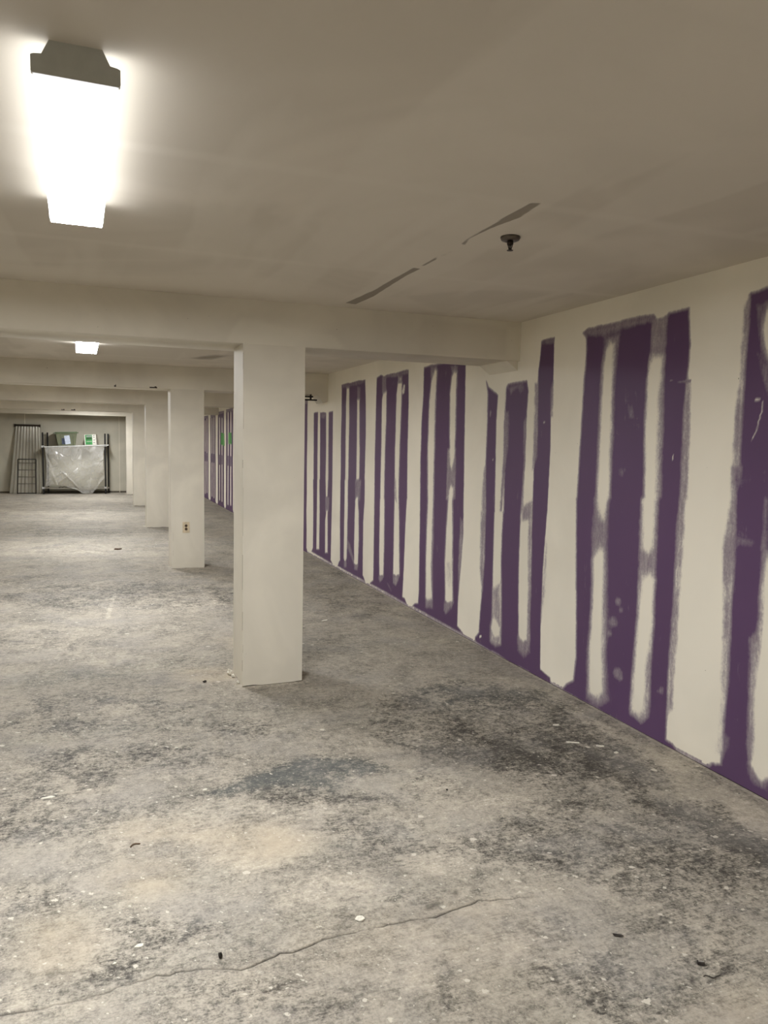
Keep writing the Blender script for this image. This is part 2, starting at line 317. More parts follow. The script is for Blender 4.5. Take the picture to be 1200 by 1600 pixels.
# ------------------------------------------------------------------ measured outlines (metres)
COL_Y = [4.7121, 9.3715, 13.8637, 18.3717, 22.1342, 0.16]
WALL_MUD = [
(0,0.012,[(3.983,2.238),(3.932,2.251),(3.634,2.251),(3.504,2.258),(3.36,2.254),(3.327,2.213),(3.252,2.238),(3.243,2.247),(3.102,2.248),(3.079,2.063),(3.087,1.874),(3.095,1.747),(3.089,1.554),(3.088,1.302),(3.093,1.295),(3.098,0.966),(3.095,0.598),(3.108,0.371),(3.104,0.147),(3.102,0.03),(3.051,0.023),(2.987,-0.015),(4.056,-0.004),(4.004,0.051),(3.934,0.094),(3.918,0.238),(3.931,0.5),(3.959,0.812),(3.98,1.228),(3.977,1.236),(3.966,1.543),(3.96,1.737),(3.954,1.93),(3.94,2.097),(3.949,2.211)]),
(0.42,0.015,[(3.983,2.238),(3.932,2.251),(3.634,2.251),(3.38,2.253),(3.382,2.214),(3.609,2.218),(3.781,2.198),(3.93,2.217)]),
(0.5,0.012,[(3.376,2.236),(3.249,2.228),(3.259,2.017),(3.372,2.014)]),
(0.45,0.02,[(3.774,2.19),(3.64,2.183),(3.66,1.911),(3.661,1.693),(3.647,1.26),(3.668,1.251),(3.663,0.977),(3.64,0.764),(3.627,0.368),(3.582,0.08),(3.688,0.004),(3.798,0.02),(3.811,0.319),(3.792,0.634),(3.812,1.038),(3.807,1.241),(3.779,1.25),(3.787,1.62),(3.787,1.919),(3.774,2.102)]),
(1,0.022,[(3.718,2.151),(3.682,2.14),(3.683,1.985),(3.676,1.766),(3.662,1.259),(3.671,1.251),(3.698,1.136),(3.729,1.118),(3.778,1.243),(3.775,1.251),(3.775,1.545),(3.776,1.844),(3.771,2.029),(3.748,2.114)]),
(1,0.02,[(3.718,0.965),(3.692,0.934),(3.679,0.657),(3.666,0.358),(3.641,0.112),(3.706,0.062),(3.771,0.07),(3.783,0.327),(3.78,0.636),(3.782,0.89)]),
(0.5,0.012,[(3.369,2.041),(3.257,2.03),(3.249,1.752),(3.228,1.291),(3.244,1.283),(3.237,1.016),(3.239,0.745),(3.238,0.379),(3.23,0.103),(3.3,0.036),(3.401,0.063),(3.395,0.334),(3.383,0.622),(3.388,0.995),(3.392,1.272),(3.363,1.281),(3.378,1.551),(3.383,1.757),(3.38,1.961)]),
(1,0.02,[(3.328,2.031),(3.276,2.026),(3.291,1.82),(3.285,1.619),(3.272,1.288),(3.276,1.281),(3.273,1.029),(3.303,0.978),(3.355,1.009),(3.372,1.274),(3.36,1.281),(3.378,1.688),(3.378,1.893),(3.366,2.0)]),
(1,0.02,[(3.289,0.883),(3.251,0.852),(3.246,0.607),(3.281,0.367),(3.277,0.134),(3.317,0.08),(3.378,0.099),(3.371,0.388),(3.358,0.721),(3.343,0.845)]),
(0.55,0.015,[(3.089,1.906),(3.059,1.872),(3.049,1.682),(3.042,1.305),(3.057,1.297),(3.05,1.085),(3.052,0.869),(3.062,0.518),(3.065,0.206),(3.1,0.149),(3.108,0.416),(3.102,0.86),(3.105,1.121),(3.093,1.295),(3.09,1.301),(3.094,1.554),(3.095,1.747)]),
(0.4,0.012,[(3.512,0.679),(3.525,0.654),(3.555,0.648),(3.571,0.667),(3.558,0.691),(3.528,0.697)]),
(0.4,0.012,[(3.493,0.636),(3.502,0.619),(3.522,0.615),(3.534,0.628),(3.524,0.645),(3.504,0.649)]),
(0.4,0.012,[(3.534,0.554),(3.552,0.522),(3.591,0.512),(3.612,0.537),(3.594,0.57),(3.555,0.578)]),
(0.4,0.012,[(3.481,0.275),(3.497,0.244),(3.532,0.234),(3.552,0.255),(3.536,0.286),(3.5,0.296)]),
(0.4,0.012,[(3.467,0.25),(3.476,0.232),(3.497,0.226),(3.508,0.238),(3.499,0.256),(3.478,0.262)]),
(0.4,0.012,[(3.127,0.285),(3.138,0.261),(3.163,0.253),(3.177,0.269),(3.166,0.293),(3.141,0.3)]),
(0.4,0.012,[(3.581,0.48),(3.589,0.464),(3.607,0.46),(3.617,0.471),(3.609,0.486),(3.59,0.49)]),
(0.4,0.012,[(3.172,0.266),(3.177,0.255),(3.188,0.251),(3.195,0.259),(3.189,0.27),(3.178,0.273)]),
(0.35,0.02,[(3.533,1.783),(3.5,1.782),(3.485,1.718),(3.517,1.719)]),
(0.35,0.02,[(3.584,1.425),(3.54,1.427),(3.548,1.39),(3.582,1.389)]),
(0,0.012,[(5.198,2.032),(5.16,1.988),(5.062,1.937),(5.013,1.914),(5.027,1.718),(5.018,1.47),(5.004,1.055),(5.009,1.054),(5.001,0.634),(4.988,0.296),(4.986,0.134),(4.986,0.005),(5.25,0.024),(5.216,0.073),(5.189,0.093),(5.184,0.165),(5.16,0.434),(5.137,0.699),(5.151,1.041),(5.146,1.042),(5.168,1.382),(5.165,1.72),(5.169,1.93)]),
(0,0.012,[(4.869,1.986),(4.73,1.993),(4.611,1.992),(4.589,1.923),(4.606,1.71),(4.607,1.402),(4.633,1.089),(4.636,1.088),(4.634,0.693),(4.614,0.297),(4.593,-0.02),(4.85,0.007),(4.86,0.407),(4.882,0.736),(4.879,1.066),(4.871,1.067),(4.885,1.392),(4.902,1.715),(4.895,1.956)]),
(0,0.01,[(4.446,2.241),(4.301,2.243),(4.29,1.992),(4.304,1.777),(4.292,1.559),(4.3,1.119),(4.303,1.119),(4.328,0.742),(4.329,0.363),(4.314,0.052),(4.252,0.04),(4.198,0.033),(4.188,-0.009),(4.445,-0.009),(4.468,0.331),(4.473,0.719),(4.485,1.102),(4.485,1.102),(4.485,1.407),(4.456,1.633),(4.471,1.857),(4.473,2.042),(4.453,2.151)]),
(0,0.015,[(5.242,0.044),(5.01,0.11),(4.822,0.082),(4.605,0.154),(4.458,0.184),(4.314,0.052),(4.198,0.033),(4.188,-0.009),(5.24,0.009)]),
(0.6,0.02,[(4.996,0.482),(4.878,0.554),(4.858,0.324),(4.847,0.092),(4.937,0.052),(5.011,0.076),(5.015,0.187),(4.993,0.244)]),
(1,0.012,[(4.976,0.247),(4.934,0.257),(4.871,0.204),(4.876,0.152),(4.942,0.129),(4.993,0.175)]),
(0.5,0.015,[(4.59,1.147),(4.495,1.185),(4.485,1.102),(4.486,1.048),(4.618,1.023),(4.63,1.089),(4.626,1.089)]),
(0.42,0.02,[(4.616,0.208),(4.462,0.246),(4.455,0.138),(4.525,0.087),(4.609,0.105)]),
(1,0.012,[(4.589,0.263),(4.494,0.285),(4.496,0.214),(4.54,0.196),(4.586,0.211)]),
(0.5,0.015,[(4.51,1.971),(4.472,1.968),(4.448,1.483),(4.478,1.407),(4.505,1.383),(4.506,1.708)]),
(0.55,0.015,[(4.531,1.044),(4.489,1.048),(4.462,0.566),(4.461,0.223),(4.491,0.246),(4.516,0.712)]),
(0.4,0.015,[(4.907,1.796),(4.843,1.794),(4.843,1.554),(4.879,1.311),(4.896,1.073),(4.926,1.07),(4.906,1.473)]),
(0.4,0.015,[(4.643,1.711),(4.609,1.748),(4.598,1.48),(4.601,1.099),(4.631,1.097),(4.629,1.401)]),
(0.5,0.02,[(5.196,1.381),(5.168,1.382),(5.146,1.042),(5.205,1.036)]),
(0.5,0.02,[(5.217,1.035),(5.146,1.042),(5.137,0.699),(5.156,0.435),(5.207,0.601)]),
(0.45,0.015,[(4.317,1.922),(4.287,1.97),(4.276,1.74),(4.304,1.734)]),
(0.6,0.02,[(4.301,0.933),(4.321,0.743),(4.326,0.363),(4.291,0.598),(4.282,0.899)]),
(0.35,0.012,[(4.446,2.241),(4.301,2.243),(4.304,2.213),(4.447,2.218)]),
(0.3,0.015,[(4.883,1.971),(4.669,1.989),(4.637,1.941),(4.693,1.898),(4.742,1.947),(4.831,1.905)]),
(1,0.006,[(5.178,0.073),(5.148,0.085),(5.147,0.07),(5.177,0.058)]),
(0.5,0.01,[(5.131,1.811),(5.104,1.802),(5.11,1.752),(5.133,1.761)]),
(0.7,0.008,[(5.073,1.452),(5.047,1.453),(5.049,1.432),(5.071,1.431)]),
(0.8,0.008,[(4.389,1.713),(4.371,1.713),(4.37,1.7),(4.385,1.7)]),
(0,0.012,[(6.378,2.232),(6.288,2.234),(5.951,2.234),(5.741,2.214),(5.551,2.19),(5.544,1.947),(5.537,1.586),(5.523,1.113),(5.523,1.111),(5.507,0.818),(5.535,0.592),(5.569,0.286),(5.571,0.058),(5.504,0.043),(5.444,0.013),(6.51,0.029),(6.479,0.053),(6.384,0.081),(6.371,0.21),(6.385,0.629),(6.395,1.045),(6.395,1.048),(6.401,1.419),(6.396,1.747),(6.373,1.99)]),
(0.35,0.015,[(6.249,2.233),(6.096,2.227),(6.102,2.162),(6.224,2.14)]),
(0.45,0.02,[(6.207,2.178),(6.093,2.169),(6.095,1.898),(6.099,1.506),(6.092,1.071),(6.101,1.067),(6.077,0.83),(6.077,0.509),(6.071,0.104),(6.219,0.081),(6.243,0.317),(6.242,0.812),(6.237,1.057),(6.237,1.06),(6.254,1.504),(6.249,1.904)]),
(1,0.02,[(6.141,2.188),(6.094,2.185),(6.104,2.054),(6.118,1.82),(6.113,1.506),(6.111,1.069),(6.111,1.067),(6.12,0.745),(6.124,0.42),(6.083,0.191),(6.163,0.163),(6.214,0.174),(6.232,0.567),(6.223,0.895),(6.217,1.058),(6.218,1.061),(6.244,1.504),(6.239,1.903),(6.202,2.099)]),
(0.4,0.012,[(5.825,2.2),(5.689,2.185),(5.703,2.139),(5.805,2.147)]),
(0.5,0.015,[(5.843,1.51),(5.688,1.512),(5.671,1.102),(5.844,1.089)]),
(1,0.018,[(5.762,2.147),(5.699,2.138),(5.7,1.882),(5.701,1.586),(5.718,1.437),(5.755,1.349),(5.782,1.375),(5.818,1.661),(5.828,1.962),(5.803,2.109)]),
(1,0.018,[(5.754,1.204),(5.713,1.182),(5.722,1.098),(5.722,1.096),(5.694,0.796),(5.689,0.568),(5.658,0.245),(5.753,0.196),(5.811,0.222),(5.837,0.546),(5.829,0.857),(5.805,1.09),(5.795,1.093),(5.787,1.17)]),
(0.8,0.02,[(5.811,0.557),(5.691,0.599),(5.685,0.37),(5.735,0.33),(5.799,0.365)]),
(0.42,0.015,[(5.834,0.205),(5.654,0.242),(5.679,0.187),(5.792,0.107),(5.838,0.13)]),
(0.5,0.015,[(5.57,0.959),(5.514,0.928),(5.506,0.804),(5.534,0.577),(5.563,0.325),(5.585,0.547),(5.577,0.81)]),
(0.3,0.01,[(6.065,1.717),(5.972,1.712),(5.99,1.705),(6.065,1.71)]),
(0,0.012,[(7.6,2.226),(7.466,2.247),(7.393,2.221),(7.296,2.236),(7.048,2.226),(6.931,2.239),(6.744,2.237),(6.715,1.923),(6.722,1.583),(6.705,1.024),(6.712,1.021),(6.735,0.758),(6.752,0.405),(6.771,0.064),(6.713,0.062),(6.654,0.016),(7.694,0.031),(7.597,0.083),(7.598,0.372),(7.606,0.953),(7.606,0.957),(7.618,1.388),(7.611,1.77),(7.604,2.053)]),
(0.4,0.012,[(7.452,2.23),(7.326,2.22),(7.306,2.047),(7.442,2.054)]),
(1,0.016,[(7.403,2.056),(7.307,2.065),(7.301,1.855),(7.314,1.396),(7.317,0.978),(7.31,0.976),(7.292,0.51),(7.292,0.179),(7.419,0.148),(7.433,0.395),(7.44,0.776),(7.436,0.966),(7.431,0.97),(7.433,1.487),(7.437,1.859),(7.434,1.998)]),
(0.45,0.014,[(7.434,0.165),(7.282,0.191),(7.316,0.137),(7.402,0.088),(7.451,0.123)]),
(1,0.016,[(7.0,2.136),(6.897,2.129),(6.895,1.93),(6.912,1.582),(6.92,1.23),(6.92,1.008),(6.912,1.006),(6.878,0.564),(6.853,0.263),(6.948,0.236),(7.029,0.243),(7.037,0.634),(7.032,0.997),(7.028,1.0),(7.043,1.492),(7.034,1.759),(7.032,2.023)]),
(0.6,0.015,[(6.999,2.201),(6.893,2.193),(6.897,2.137),(6.996,2.144)]),
(0.75,0.01,[(6.892,2.051),(6.85,2.113),(6.815,2.106),(6.827,2.03),(6.872,2.015)]),
(0.55,0.015,[(7.038,1.179),(6.992,1.226),(6.965,0.969),(7.028,1.0)]),
(0.5,0.014,[(7.033,0.224),(6.853,0.263),(6.886,0.204),(6.955,0.142),(7.024,0.152)]),
(0.38,0.012,[(7.36,2.232),(7.048,2.225),(6.748,2.233),(6.747,2.208),(7.047,2.202),(7.32,2.206)]),
(0.3,0.015,[(7.206,0.128),(7.154,0.128),(7.05,0.073),(7.074,0.05)]),
(0,0.012,[(8.809,2.227),(8.562,2.23),(8.266,2.227),(7.966,2.229),(7.936,1.956),(7.925,1.661),(7.932,1.148),(7.928,1.141),(7.921,0.916),(7.95,0.688),(7.95,0.384),(7.939,0.08),(7.899,0.057),(7.863,0.025),(8.87,0.036),(8.83,0.088),(8.777,0.122),(8.8,0.601),(8.809,1.095),(8.802,1.103),(8.81,1.503),(8.802,1.909)]),
(0.3,0.012,[(8.809,2.227),(7.966,2.228),(7.975,2.19),(8.241,2.195),(8.559,2.18),(8.789,2.186)]),
(1,0.014,[(8.616,2.18),(8.519,2.178),(8.501,1.821),(8.51,1.428),(8.502,1.118),(8.512,1.11),(8.508,0.711),(8.51,0.389),(8.519,0.185),(8.589,0.124),(8.639,0.167),(8.635,0.536),(8.641,1.104),(8.624,1.112),(8.633,1.585),(8.64,1.983)]),
(0.35,0.014,[(8.498,0.406),(8.407,0.378),(8.224,0.19),(8.259,0.145),(8.494,0.31)]),
(0.45,0.012,[(8.629,0.124),(8.532,0.151),(8.529,0.078),(8.625,0.054)]),
(0.38,0.014,[(8.228,2.168),(8.122,2.162),(8.133,2.016),(8.232,2.021)]),
(1,0.014,[(8.232,2.028),(8.147,2.024),(8.134,1.662),(8.113,1.435),(8.112,1.139),(8.139,1.13),(8.196,1.08),(8.223,1.125),(8.216,1.133),(8.224,1.586)]),
(0.38,0.02,[(8.259,1.123),(8.046,1.135),(8.069,0.905),(8.246,0.868)]),
(1,0.014,[(8.201,0.927),(8.148,0.931),(8.106,0.749),(8.09,0.442),(8.11,0.176),(8.173,0.149),(8.24,0.163),(8.256,0.342),(8.251,0.735),(8.235,0.892)]),
(0.42,0.014,[(8.239,0.152),(8.091,0.175),(8.135,0.102),(8.244,0.092)]),
(0,0.012,[(10.032,1.933),(9.849,1.941),(9.686,1.925),(9.452,1.916),(9.156,1.928),(9.149,1.584),(9.146,1.085),(9.146,1.077),(9.151,0.736),(9.169,0.305),(9.173,0.062),(9.083,0.028),(10.075,0.046),(10.007,0.104),(10.009,0.57),(10.029,1.031),(10.012,1.041),(10.017,1.582)]),
(0.9,0.014,[(9.833,1.949),(9.719,1.945),(9.702,1.405),(9.697,1.057),(9.719,1.047),(9.7,0.599),(9.699,0.126),(9.844,0.106),(9.841,0.586),(9.833,1.041),(9.827,1.051),(9.833,1.582)]),
(1,0.014,[(9.453,1.937),(9.332,1.933),(9.324,1.412),(9.315,1.077),(9.323,1.068),(9.344,0.85),(9.419,0.84),(9.445,1.062),(9.445,1.07),(9.433,1.497)]),
(0.4,0.015,[(9.457,0.842),(9.275,0.855),(9.284,0.664),(9.448,0.649)]),
(1,0.014,[(9.397,0.671),(9.333,0.677),(9.306,0.137),(9.425,0.12),(9.443,0.535)]),
(0.3,0.015,[(9.718,1.919),(9.452,1.911),(9.526,1.844),(9.683,1.856)]),
(0,0.012,[(2.72,2.252),(2.626,2.264),(1.95,2.27),(1.93,1.2),(1.92,0.06),(1.85,-0.02),(2.4,-0.02),(2.841,-0.02),(2.829,-0.0),(2.801,0.008),(2.782,0.033),(2.725,0.051),(2.721,0.132),(2.726,0.29),(2.716,0.461),(2.722,0.658),(2.718,0.664),(2.725,0.838),(2.722,0.967),(2.728,1.169),(2.735,1.345),(2.764,1.469),(2.728,1.476),(2.731,1.691),(2.73,1.855),(2.727,2.038),(2.722,2.124)]),
(1,0.02,[(2.62,2.193),(2.635,2.148),(2.643,2.087),(2.629,2.006),(2.601,1.951),(2.33,1.951),(2.3,2.072),(2.34,2.193)]),
(0.5,0.015,[(2.564,1.343),(2.552,1.32),(2.528,1.024),(2.542,0.949),(2.535,0.71),(2.6,0.694),(2.567,0.737),(2.564,0.772),(2.566,0.895),(2.57,1.139),(2.568,1.285)]),
(0.5,0.015,[(2.602,0.688),(2.541,0.703),(2.549,0.577),(2.559,0.474),(2.544,0.202),(2.563,0.133),(2.583,0.186),(2.588,0.338),(2.595,0.539)]),
(1,0.016,[(2.534,1.096),(2.546,1.045),(2.549,0.948),(2.544,0.708),(2.544,0.702),(2.555,0.575),(2.565,0.447),(2.548,0.2),(2.562,0.123),(2.532,0.085),(2.505,0.06),(2.487,0.052),(2.455,0.087),(2.33,0.12),(2.31,0.8),(2.34,1.096)]),
(0.35,0.02,[(2.577,0.112),(2.522,0.079),(2.487,0.051),(2.453,0.068),(2.451,0.039),(2.528,0.035),(2.567,0.07)]),
(0.5,0.014,[(2.723,2.251),(2.753,2.203),(2.75,2.068),(2.755,1.998),(2.753,1.884),(2.763,1.747),(2.767,1.475),(2.727,1.476),(2.729,1.691),(2.728,1.855),(2.727,2.038),(2.722,2.124)]),
(0.5,0.014,[(2.774,1.469),(2.767,1.292),(2.785,1.137),(2.782,0.957),(2.757,0.655),(2.717,0.665),(2.724,0.838),(2.721,0.967),(2.727,1.169),(2.736,1.345),(2.742,1.47)]),
(0.62,0.02,[(2.754,0.65),(2.755,0.439),(2.753,0.281),(2.759,0.091),(2.723,0.094),(2.726,0.29),(2.716,0.461),(2.721,0.658)]),
(0.35,0.012,[(2.742,1.47),(2.71,1.471),(2.711,1.397),(2.727,1.356),(2.738,1.42)]),
(0.25,0.012,[(2.71,1.146),(2.61,1.139),(2.627,1.112),(2.708,1.111)]),
(0.3,0.012,[(2.689,2.204),(2.629,2.194),(2.645,2.155),(2.668,2.106)]),
(0.35,0.015,[(2.658,1.983),(2.599,1.92),(2.591,1.814),(2.623,1.874)]),
(0.3,0.015,[(2.72,0.212),(2.677,0.202),(2.682,0.148),(2.711,0.094)]),
(0.75,0.004,[(2.665,1.77),(2.642,1.777),(2.615,1.765),(2.615,1.731),(2.634,1.668),(2.638,1.635),(2.662,1.598),(2.696,1.603)],1),
(0.35,0.004,[(3.207,1.898),(3.142,1.89),(3.062,1.89)],1),
(0.9,0.004,[(3.163,1.494),(3.156,1.521)],1),
]
FLOOR_STAINS_AND_LIGHT = [  # stains and dust, with some shadows and lamp pools painted in
(0,0.9,0.06,[(0.43,3.3),(0.63,3.42),(0.97,3.56),(1.21,3.46),(1.32,3.29),(1.13,3.22),(0.98,3.14),(0.75,3.27),(0.51,3.22)]),
(3,0.9,0.08,[(0.43,3.3),(0.63,3.42),(0.97,3.56),(1.21,3.46),(1.32,3.29),(1.13,3.22),(0.98,3.14),(0.75,3.27),(0.51,3.22)]),
(0,0.75,0.15,[(1.59,4.21),(2.19,4.48),(2.67,4.08),(2.65,3.69),(2.61,3.29),(2.56,2.88),(2.31,2.71),(2.04,2.83),(1.93,2.97),(1.78,3.2),(1.48,3.46),(1.39,3.68)]),
(3,0.5,0.2,[(1.73,4.48),(2.43,4.4),(2.59,3.95),(1.92,3.92)]),
(0,0.55,0.1,[(1.88,3.06),(2.05,2.94),(1.94,2.83),(1.84,2.93)]),
(0,0.55,0.1,[(2.33,3.24),(2.61,2.94),(2.48,2.79),(2.26,2.98)]),
(0,0.45,0.15,[(1.62,2.9),(2.31,2.71),(2.6,2.27),(2.18,1.89),(1.78,2.07),(1.6,2.4),(1.53,2.63)]),
(0,0.9,0.05,[(2.4,2.57),(2.57,2.52),(2.49,2.33),(2.49,2.17),(2.36,2.05),(2.27,2.15),(2.31,2.34)]),
(0,0.7,0.06,[(1.37,1.85),(1.5,1.84),(1.46,1.67),(1.3,1.58),(1.25,1.69)]),
(0,0.4,0.15,[(1.76,2.04),(2.18,1.89),(1.69,1.44),(1.36,1.55)]),
(0,0.7,0.03,[(0.91,1.84),(0.93,1.83),(0.95,1.72),(0.92,1.73)]),
(0,0.35,0.1,[(0.6,4.24),(0.47,4.05),(0.19,4.0),(-0.14,4.11),(-0.41,4.33),(-0.53,4.6),(-0.45,4.83),(-0.16,4.92),(0.23,4.79),(0.52,4.53)]),  # shadows on the left floor painted in dark, here and just below
(0,0.35,0.1,[(0.12,3.4),(0.06,3.17),(-0.07,3.08),(-0.23,3.14),(-0.37,3.32),(-0.45,3.59),(-0.42,3.87),(-0.28,4.02),(-0.08,3.96),(0.08,3.71)]),
(0,0.35,0.05,[(0.27,3.2),(0.21,3.14),(0.09,3.14),(-0.06,3.19),(-0.18,3.27),(-0.23,3.37),(-0.19,3.43),(-0.06,3.44),(0.1,3.38),(0.23,3.29)]),
(0,0.65,0.05,[(0.13,2.23),(0.11,2.18),(0.07,2.17),(0.01,2.19),(-0.03,2.23),(-0.05,2.29),(-0.03,2.33),(0.01,2.35),(0.07,2.33),(0.12,2.28)]),
(0,0.4,0.05,[(-0.05,2.64),(-0.08,2.6),(-0.14,2.59),(-0.23,2.62),(-0.3,2.68),(-0.33,2.74),(-0.31,2.78),(-0.24,2.79),(-0.15,2.76),(-0.08,2.7)]),
(0,0.35,0.05,[(0.29,2.29),(0.26,2.25),(0.2,2.24),(0.13,2.26),(0.08,2.31),(0.06,2.37),(0.09,2.42),(0.14,2.43),(0.22,2.41),(0.27,2.35)]),
(0,0.4,0.08,[(0.71,1.84),(0.65,1.82),(0.5,1.85),(0.33,1.91),(0.2,1.98),(0.15,2.04),(0.21,2.06),(0.36,2.04),(0.54,1.98),(0.67,1.9)]),
(0,0.4,0.06,[(1.22,2.63),(1.15,2.56),(1.05,2.54),(0.95,2.58),(0.89,2.65),(0.88,2.74),(0.94,2.82),(1.05,2.84),(1.16,2.81),(1.22,2.72)]),
(0,0.35,0.06,[(1.6,2.98),(1.51,2.89),(1.41,2.86),(1.31,2.89),(1.25,2.98),(1.26,3.09),(1.34,3.19),(1.46,3.23),(1.57,3.19),(1.62,3.1)]),
(0,0.6,0.05,[(1.97,3.15),(1.91,3.1),(1.83,3.08),(1.76,3.11),(1.72,3.16),(1.73,3.23),(1.78,3.28),(1.87,3.3),(1.94,3.28),(1.98,3.22)]),
(0,0.5,0.05,[(2.01,3.48),(1.9,3.39),(1.74,3.36),(1.59,3.41),(1.49,3.52),(1.49,3.65),(1.59,3.76),(1.76,3.8),(1.93,3.75),(2.03,3.62)]),
(0,0.45,0.3,[(1.64,7.51),(1.3,7.14),(0.65,7.06),(-0.09,7.27),(-0.7,7.69),(-0.98,8.22),(-0.78,8.68),(-0.1,8.85),(0.79,8.61),(1.47,8.08)]),
(0,0.35,0.3,[(0.92,13.11),(0.67,12.74),(0.1,12.62),(-0.59,12.76),(-1.16,13.12),(-1.41,13.57),(-1.23,13.97),(-0.65,14.14),(0.11,13.99),(0.72,13.59)]),
(0,0.3,0.3,[(3.02,7.13),(2.63,6.43),(2.26,6.11),(2.0,6.18),(1.89,6.63),(2.01,7.41),(2.37,8.31),(2.87,8.94),(3.25,8.84),(3.29,8.07)]),
(0,0.3,0.3,[(-0.38,8.97),(-0.44,8.66),(-0.61,8.52),(-0.84,8.58),(-1.04,8.82),(-1.15,9.17),(-1.12,9.5),(-0.94,9.68),(-0.69,9.62),(-0.47,9.34)]),
(0,0.5,0.08,[(0.96,3.92),(0.91,3.85),(0.8,3.83),(0.69,3.87),(0.6,3.95),(0.57,4.04),(0.62,4.12),(0.73,4.14),(0.86,4.11),(0.95,4.02)]),
(0,0.35,0.08,[(0.87,5.19),(0.79,5.03),(0.66,4.97),(0.51,5.01),(0.4,5.15),(0.37,5.34),(0.43,5.52),(0.57,5.6),(0.73,5.55),(0.85,5.39)]),
(0,0.5,0.05,[(1.14,2.76),(1.08,2.7),(0.99,2.69),(0.91,2.72),(0.85,2.78),(0.84,2.86),(0.89,2.93),(0.98,2.95),(1.08,2.92),(1.14,2.85)]),
(0,0.45,0.1,[(1.75,2.4),(1.65,2.35),(1.5,2.35),(1.34,2.4),(1.24,2.49),(1.22,2.58),(1.31,2.64),(1.47,2.64),(1.64,2.59),(1.75,2.49)]),
(0,0.5,0.2,[(2.37,3.67),(2.2,3.54),(1.94,3.52),(1.7,3.6),(1.54,3.75),(1.53,3.94),(1.68,4.09),(1.95,4.13),(2.23,4.05),(2.39,3.87)]),
(0,0.5,0.08,[(1.46,1.95),(1.4,1.91),(1.31,1.91),(1.23,1.94),(1.18,1.99),(1.19,2.05),(1.24,2.09),(1.33,2.1),(1.42,2.07),(1.47,2.01)]),
(1,0.8,0.1,[(0.78,2.73),(0.71,2.64),(0.59,2.61),(0.47,2.65),(0.38,2.75),(0.36,2.87),(0.41,2.97),(0.54,3.01),(0.67,2.96),(0.77,2.85)]),
(1,0.6,0.1,[(0.55,2.96),(0.49,2.89),(0.39,2.87),(0.28,2.9),(0.19,2.99),(0.16,3.09),(0.2,3.18),(0.31,3.21),(0.43,3.16),(0.53,3.07)]),
(1,0.7,0.04,[(1.29,2.43),(1.24,2.39),(1.16,2.38),(1.07,2.41),(1.02,2.47),(1.02,2.53),(1.06,2.57),(1.15,2.58),(1.23,2.55),(1.29,2.5)]),
(1,0.8,0.05,[(0.26,4.49),(0.23,4.44),(0.16,4.43),(0.07,4.45),(0.01,4.51),(-0.02,4.58),(0.01,4.63),(0.08,4.64),(0.16,4.62),(0.23,4.56)]),
(1,0.5,0.05,[(1.01,2.95),(0.94,2.92),(0.79,2.94),(0.62,3.0),(0.49,3.08),(0.45,3.14),(0.51,3.17),(0.65,3.15),(0.83,3.09),(0.97,3.02)]),
(1,0.7,0.05,[(1.61,3.08),(1.55,3.02),(1.46,3.0),(1.38,3.02),(1.33,3.09),(1.33,3.17),(1.39,3.24),(1.48,3.26),(1.57,3.23),(1.62,3.16)]),
(1,0.4,0.05,[(0.27,2.98),(0.24,2.91),(0.15,2.9),(0.06,2.93),(-0.02,3.0),(-0.06,3.09),(-0.02,3.15),(0.06,3.17),(0.17,3.14),(0.25,3.06)]),
(1,0.5,0.08,[(1.02,2.29),(0.94,2.23),(0.82,2.22),(0.68,2.27),(0.59,2.35),(0.56,2.45),(0.63,2.52),(0.76,2.54),(0.91,2.49),(1.01,2.39)]),
(1,0.5,0.08,[(0.94,4.87),(0.88,4.8),(0.76,4.79),(0.61,4.84),(0.5,4.92),(0.47,5.01),(0.52,5.08),(0.65,5.1),(0.8,5.05),(0.91,4.96)]),
(1,0.4,0.08,[(0.66,3.43),(0.6,3.39),(0.47,3.4),(0.32,3.45),(0.2,3.52),(0.16,3.6),(0.21,3.64),(0.34,3.63),(0.5,3.58),(0.62,3.5)]),
(1,0.9,0.05,[(2.59,3.77),(2.65,3.69),(2.72,3.16),(2.72,2.64),(2.69,2.36),(2.55,2.23),(2.49,2.52),(2.45,2.63),(2.56,2.88),(2.61,3.29),(2.58,3.6)]),
(1,0.2,0.3,[(0.92,6.44),(0.71,6.23),(0.27,6.21),(-0.26,6.36),(-0.69,6.64),(-0.88,6.96),(-0.74,7.21),(-0.29,7.26),(0.3,7.1),(0.77,6.77)]),
(1,0.45,0.4,[(0.69,11.01),(0.45,10.62),(-0.11,10.5),(-0.77,10.66),(-1.33,11.04),(-1.59,11.53),(-1.43,11.95),(-0.87,12.13),(-0.12,11.97),(0.48,11.53)]),  # pools of light under the far lamps painted pale, here and next
(1,0.5,0.4,[(0.57,17.66),(0.23,16.81),(-0.55,16.42),(-1.49,16.57),(-2.3,17.2),(-2.71,18.12),(-2.54,19.06),(-1.75,19.61),(-0.65,19.48),(0.26,18.7)]),
(0,0.3,0.3,[(0.14,6.12),(0.03,5.97),(-0.23,5.94),(-0.55,6.04),(-0.82,6.23),(-0.95,6.45),(-0.87,6.61),(-0.6,6.66),(-0.25,6.56),(0.04,6.35)]),
(0,0.3,0.3,[(0.93,6.21),(0.8,6.12),(0.51,6.13),(0.16,6.23),(-0.12,6.39),(-0.24,6.55),(-0.13,6.65),(0.17,6.64),(0.54,6.54),(0.84,6.37)]),
(1,0.5,0.1,[(0.47,5.48),(0.39,5.38),(0.22,5.37),(0.02,5.43),(-0.14,5.55),(-0.21,5.68),(-0.15,5.78),(0.03,5.81),(0.24,5.74),(0.41,5.61)]),
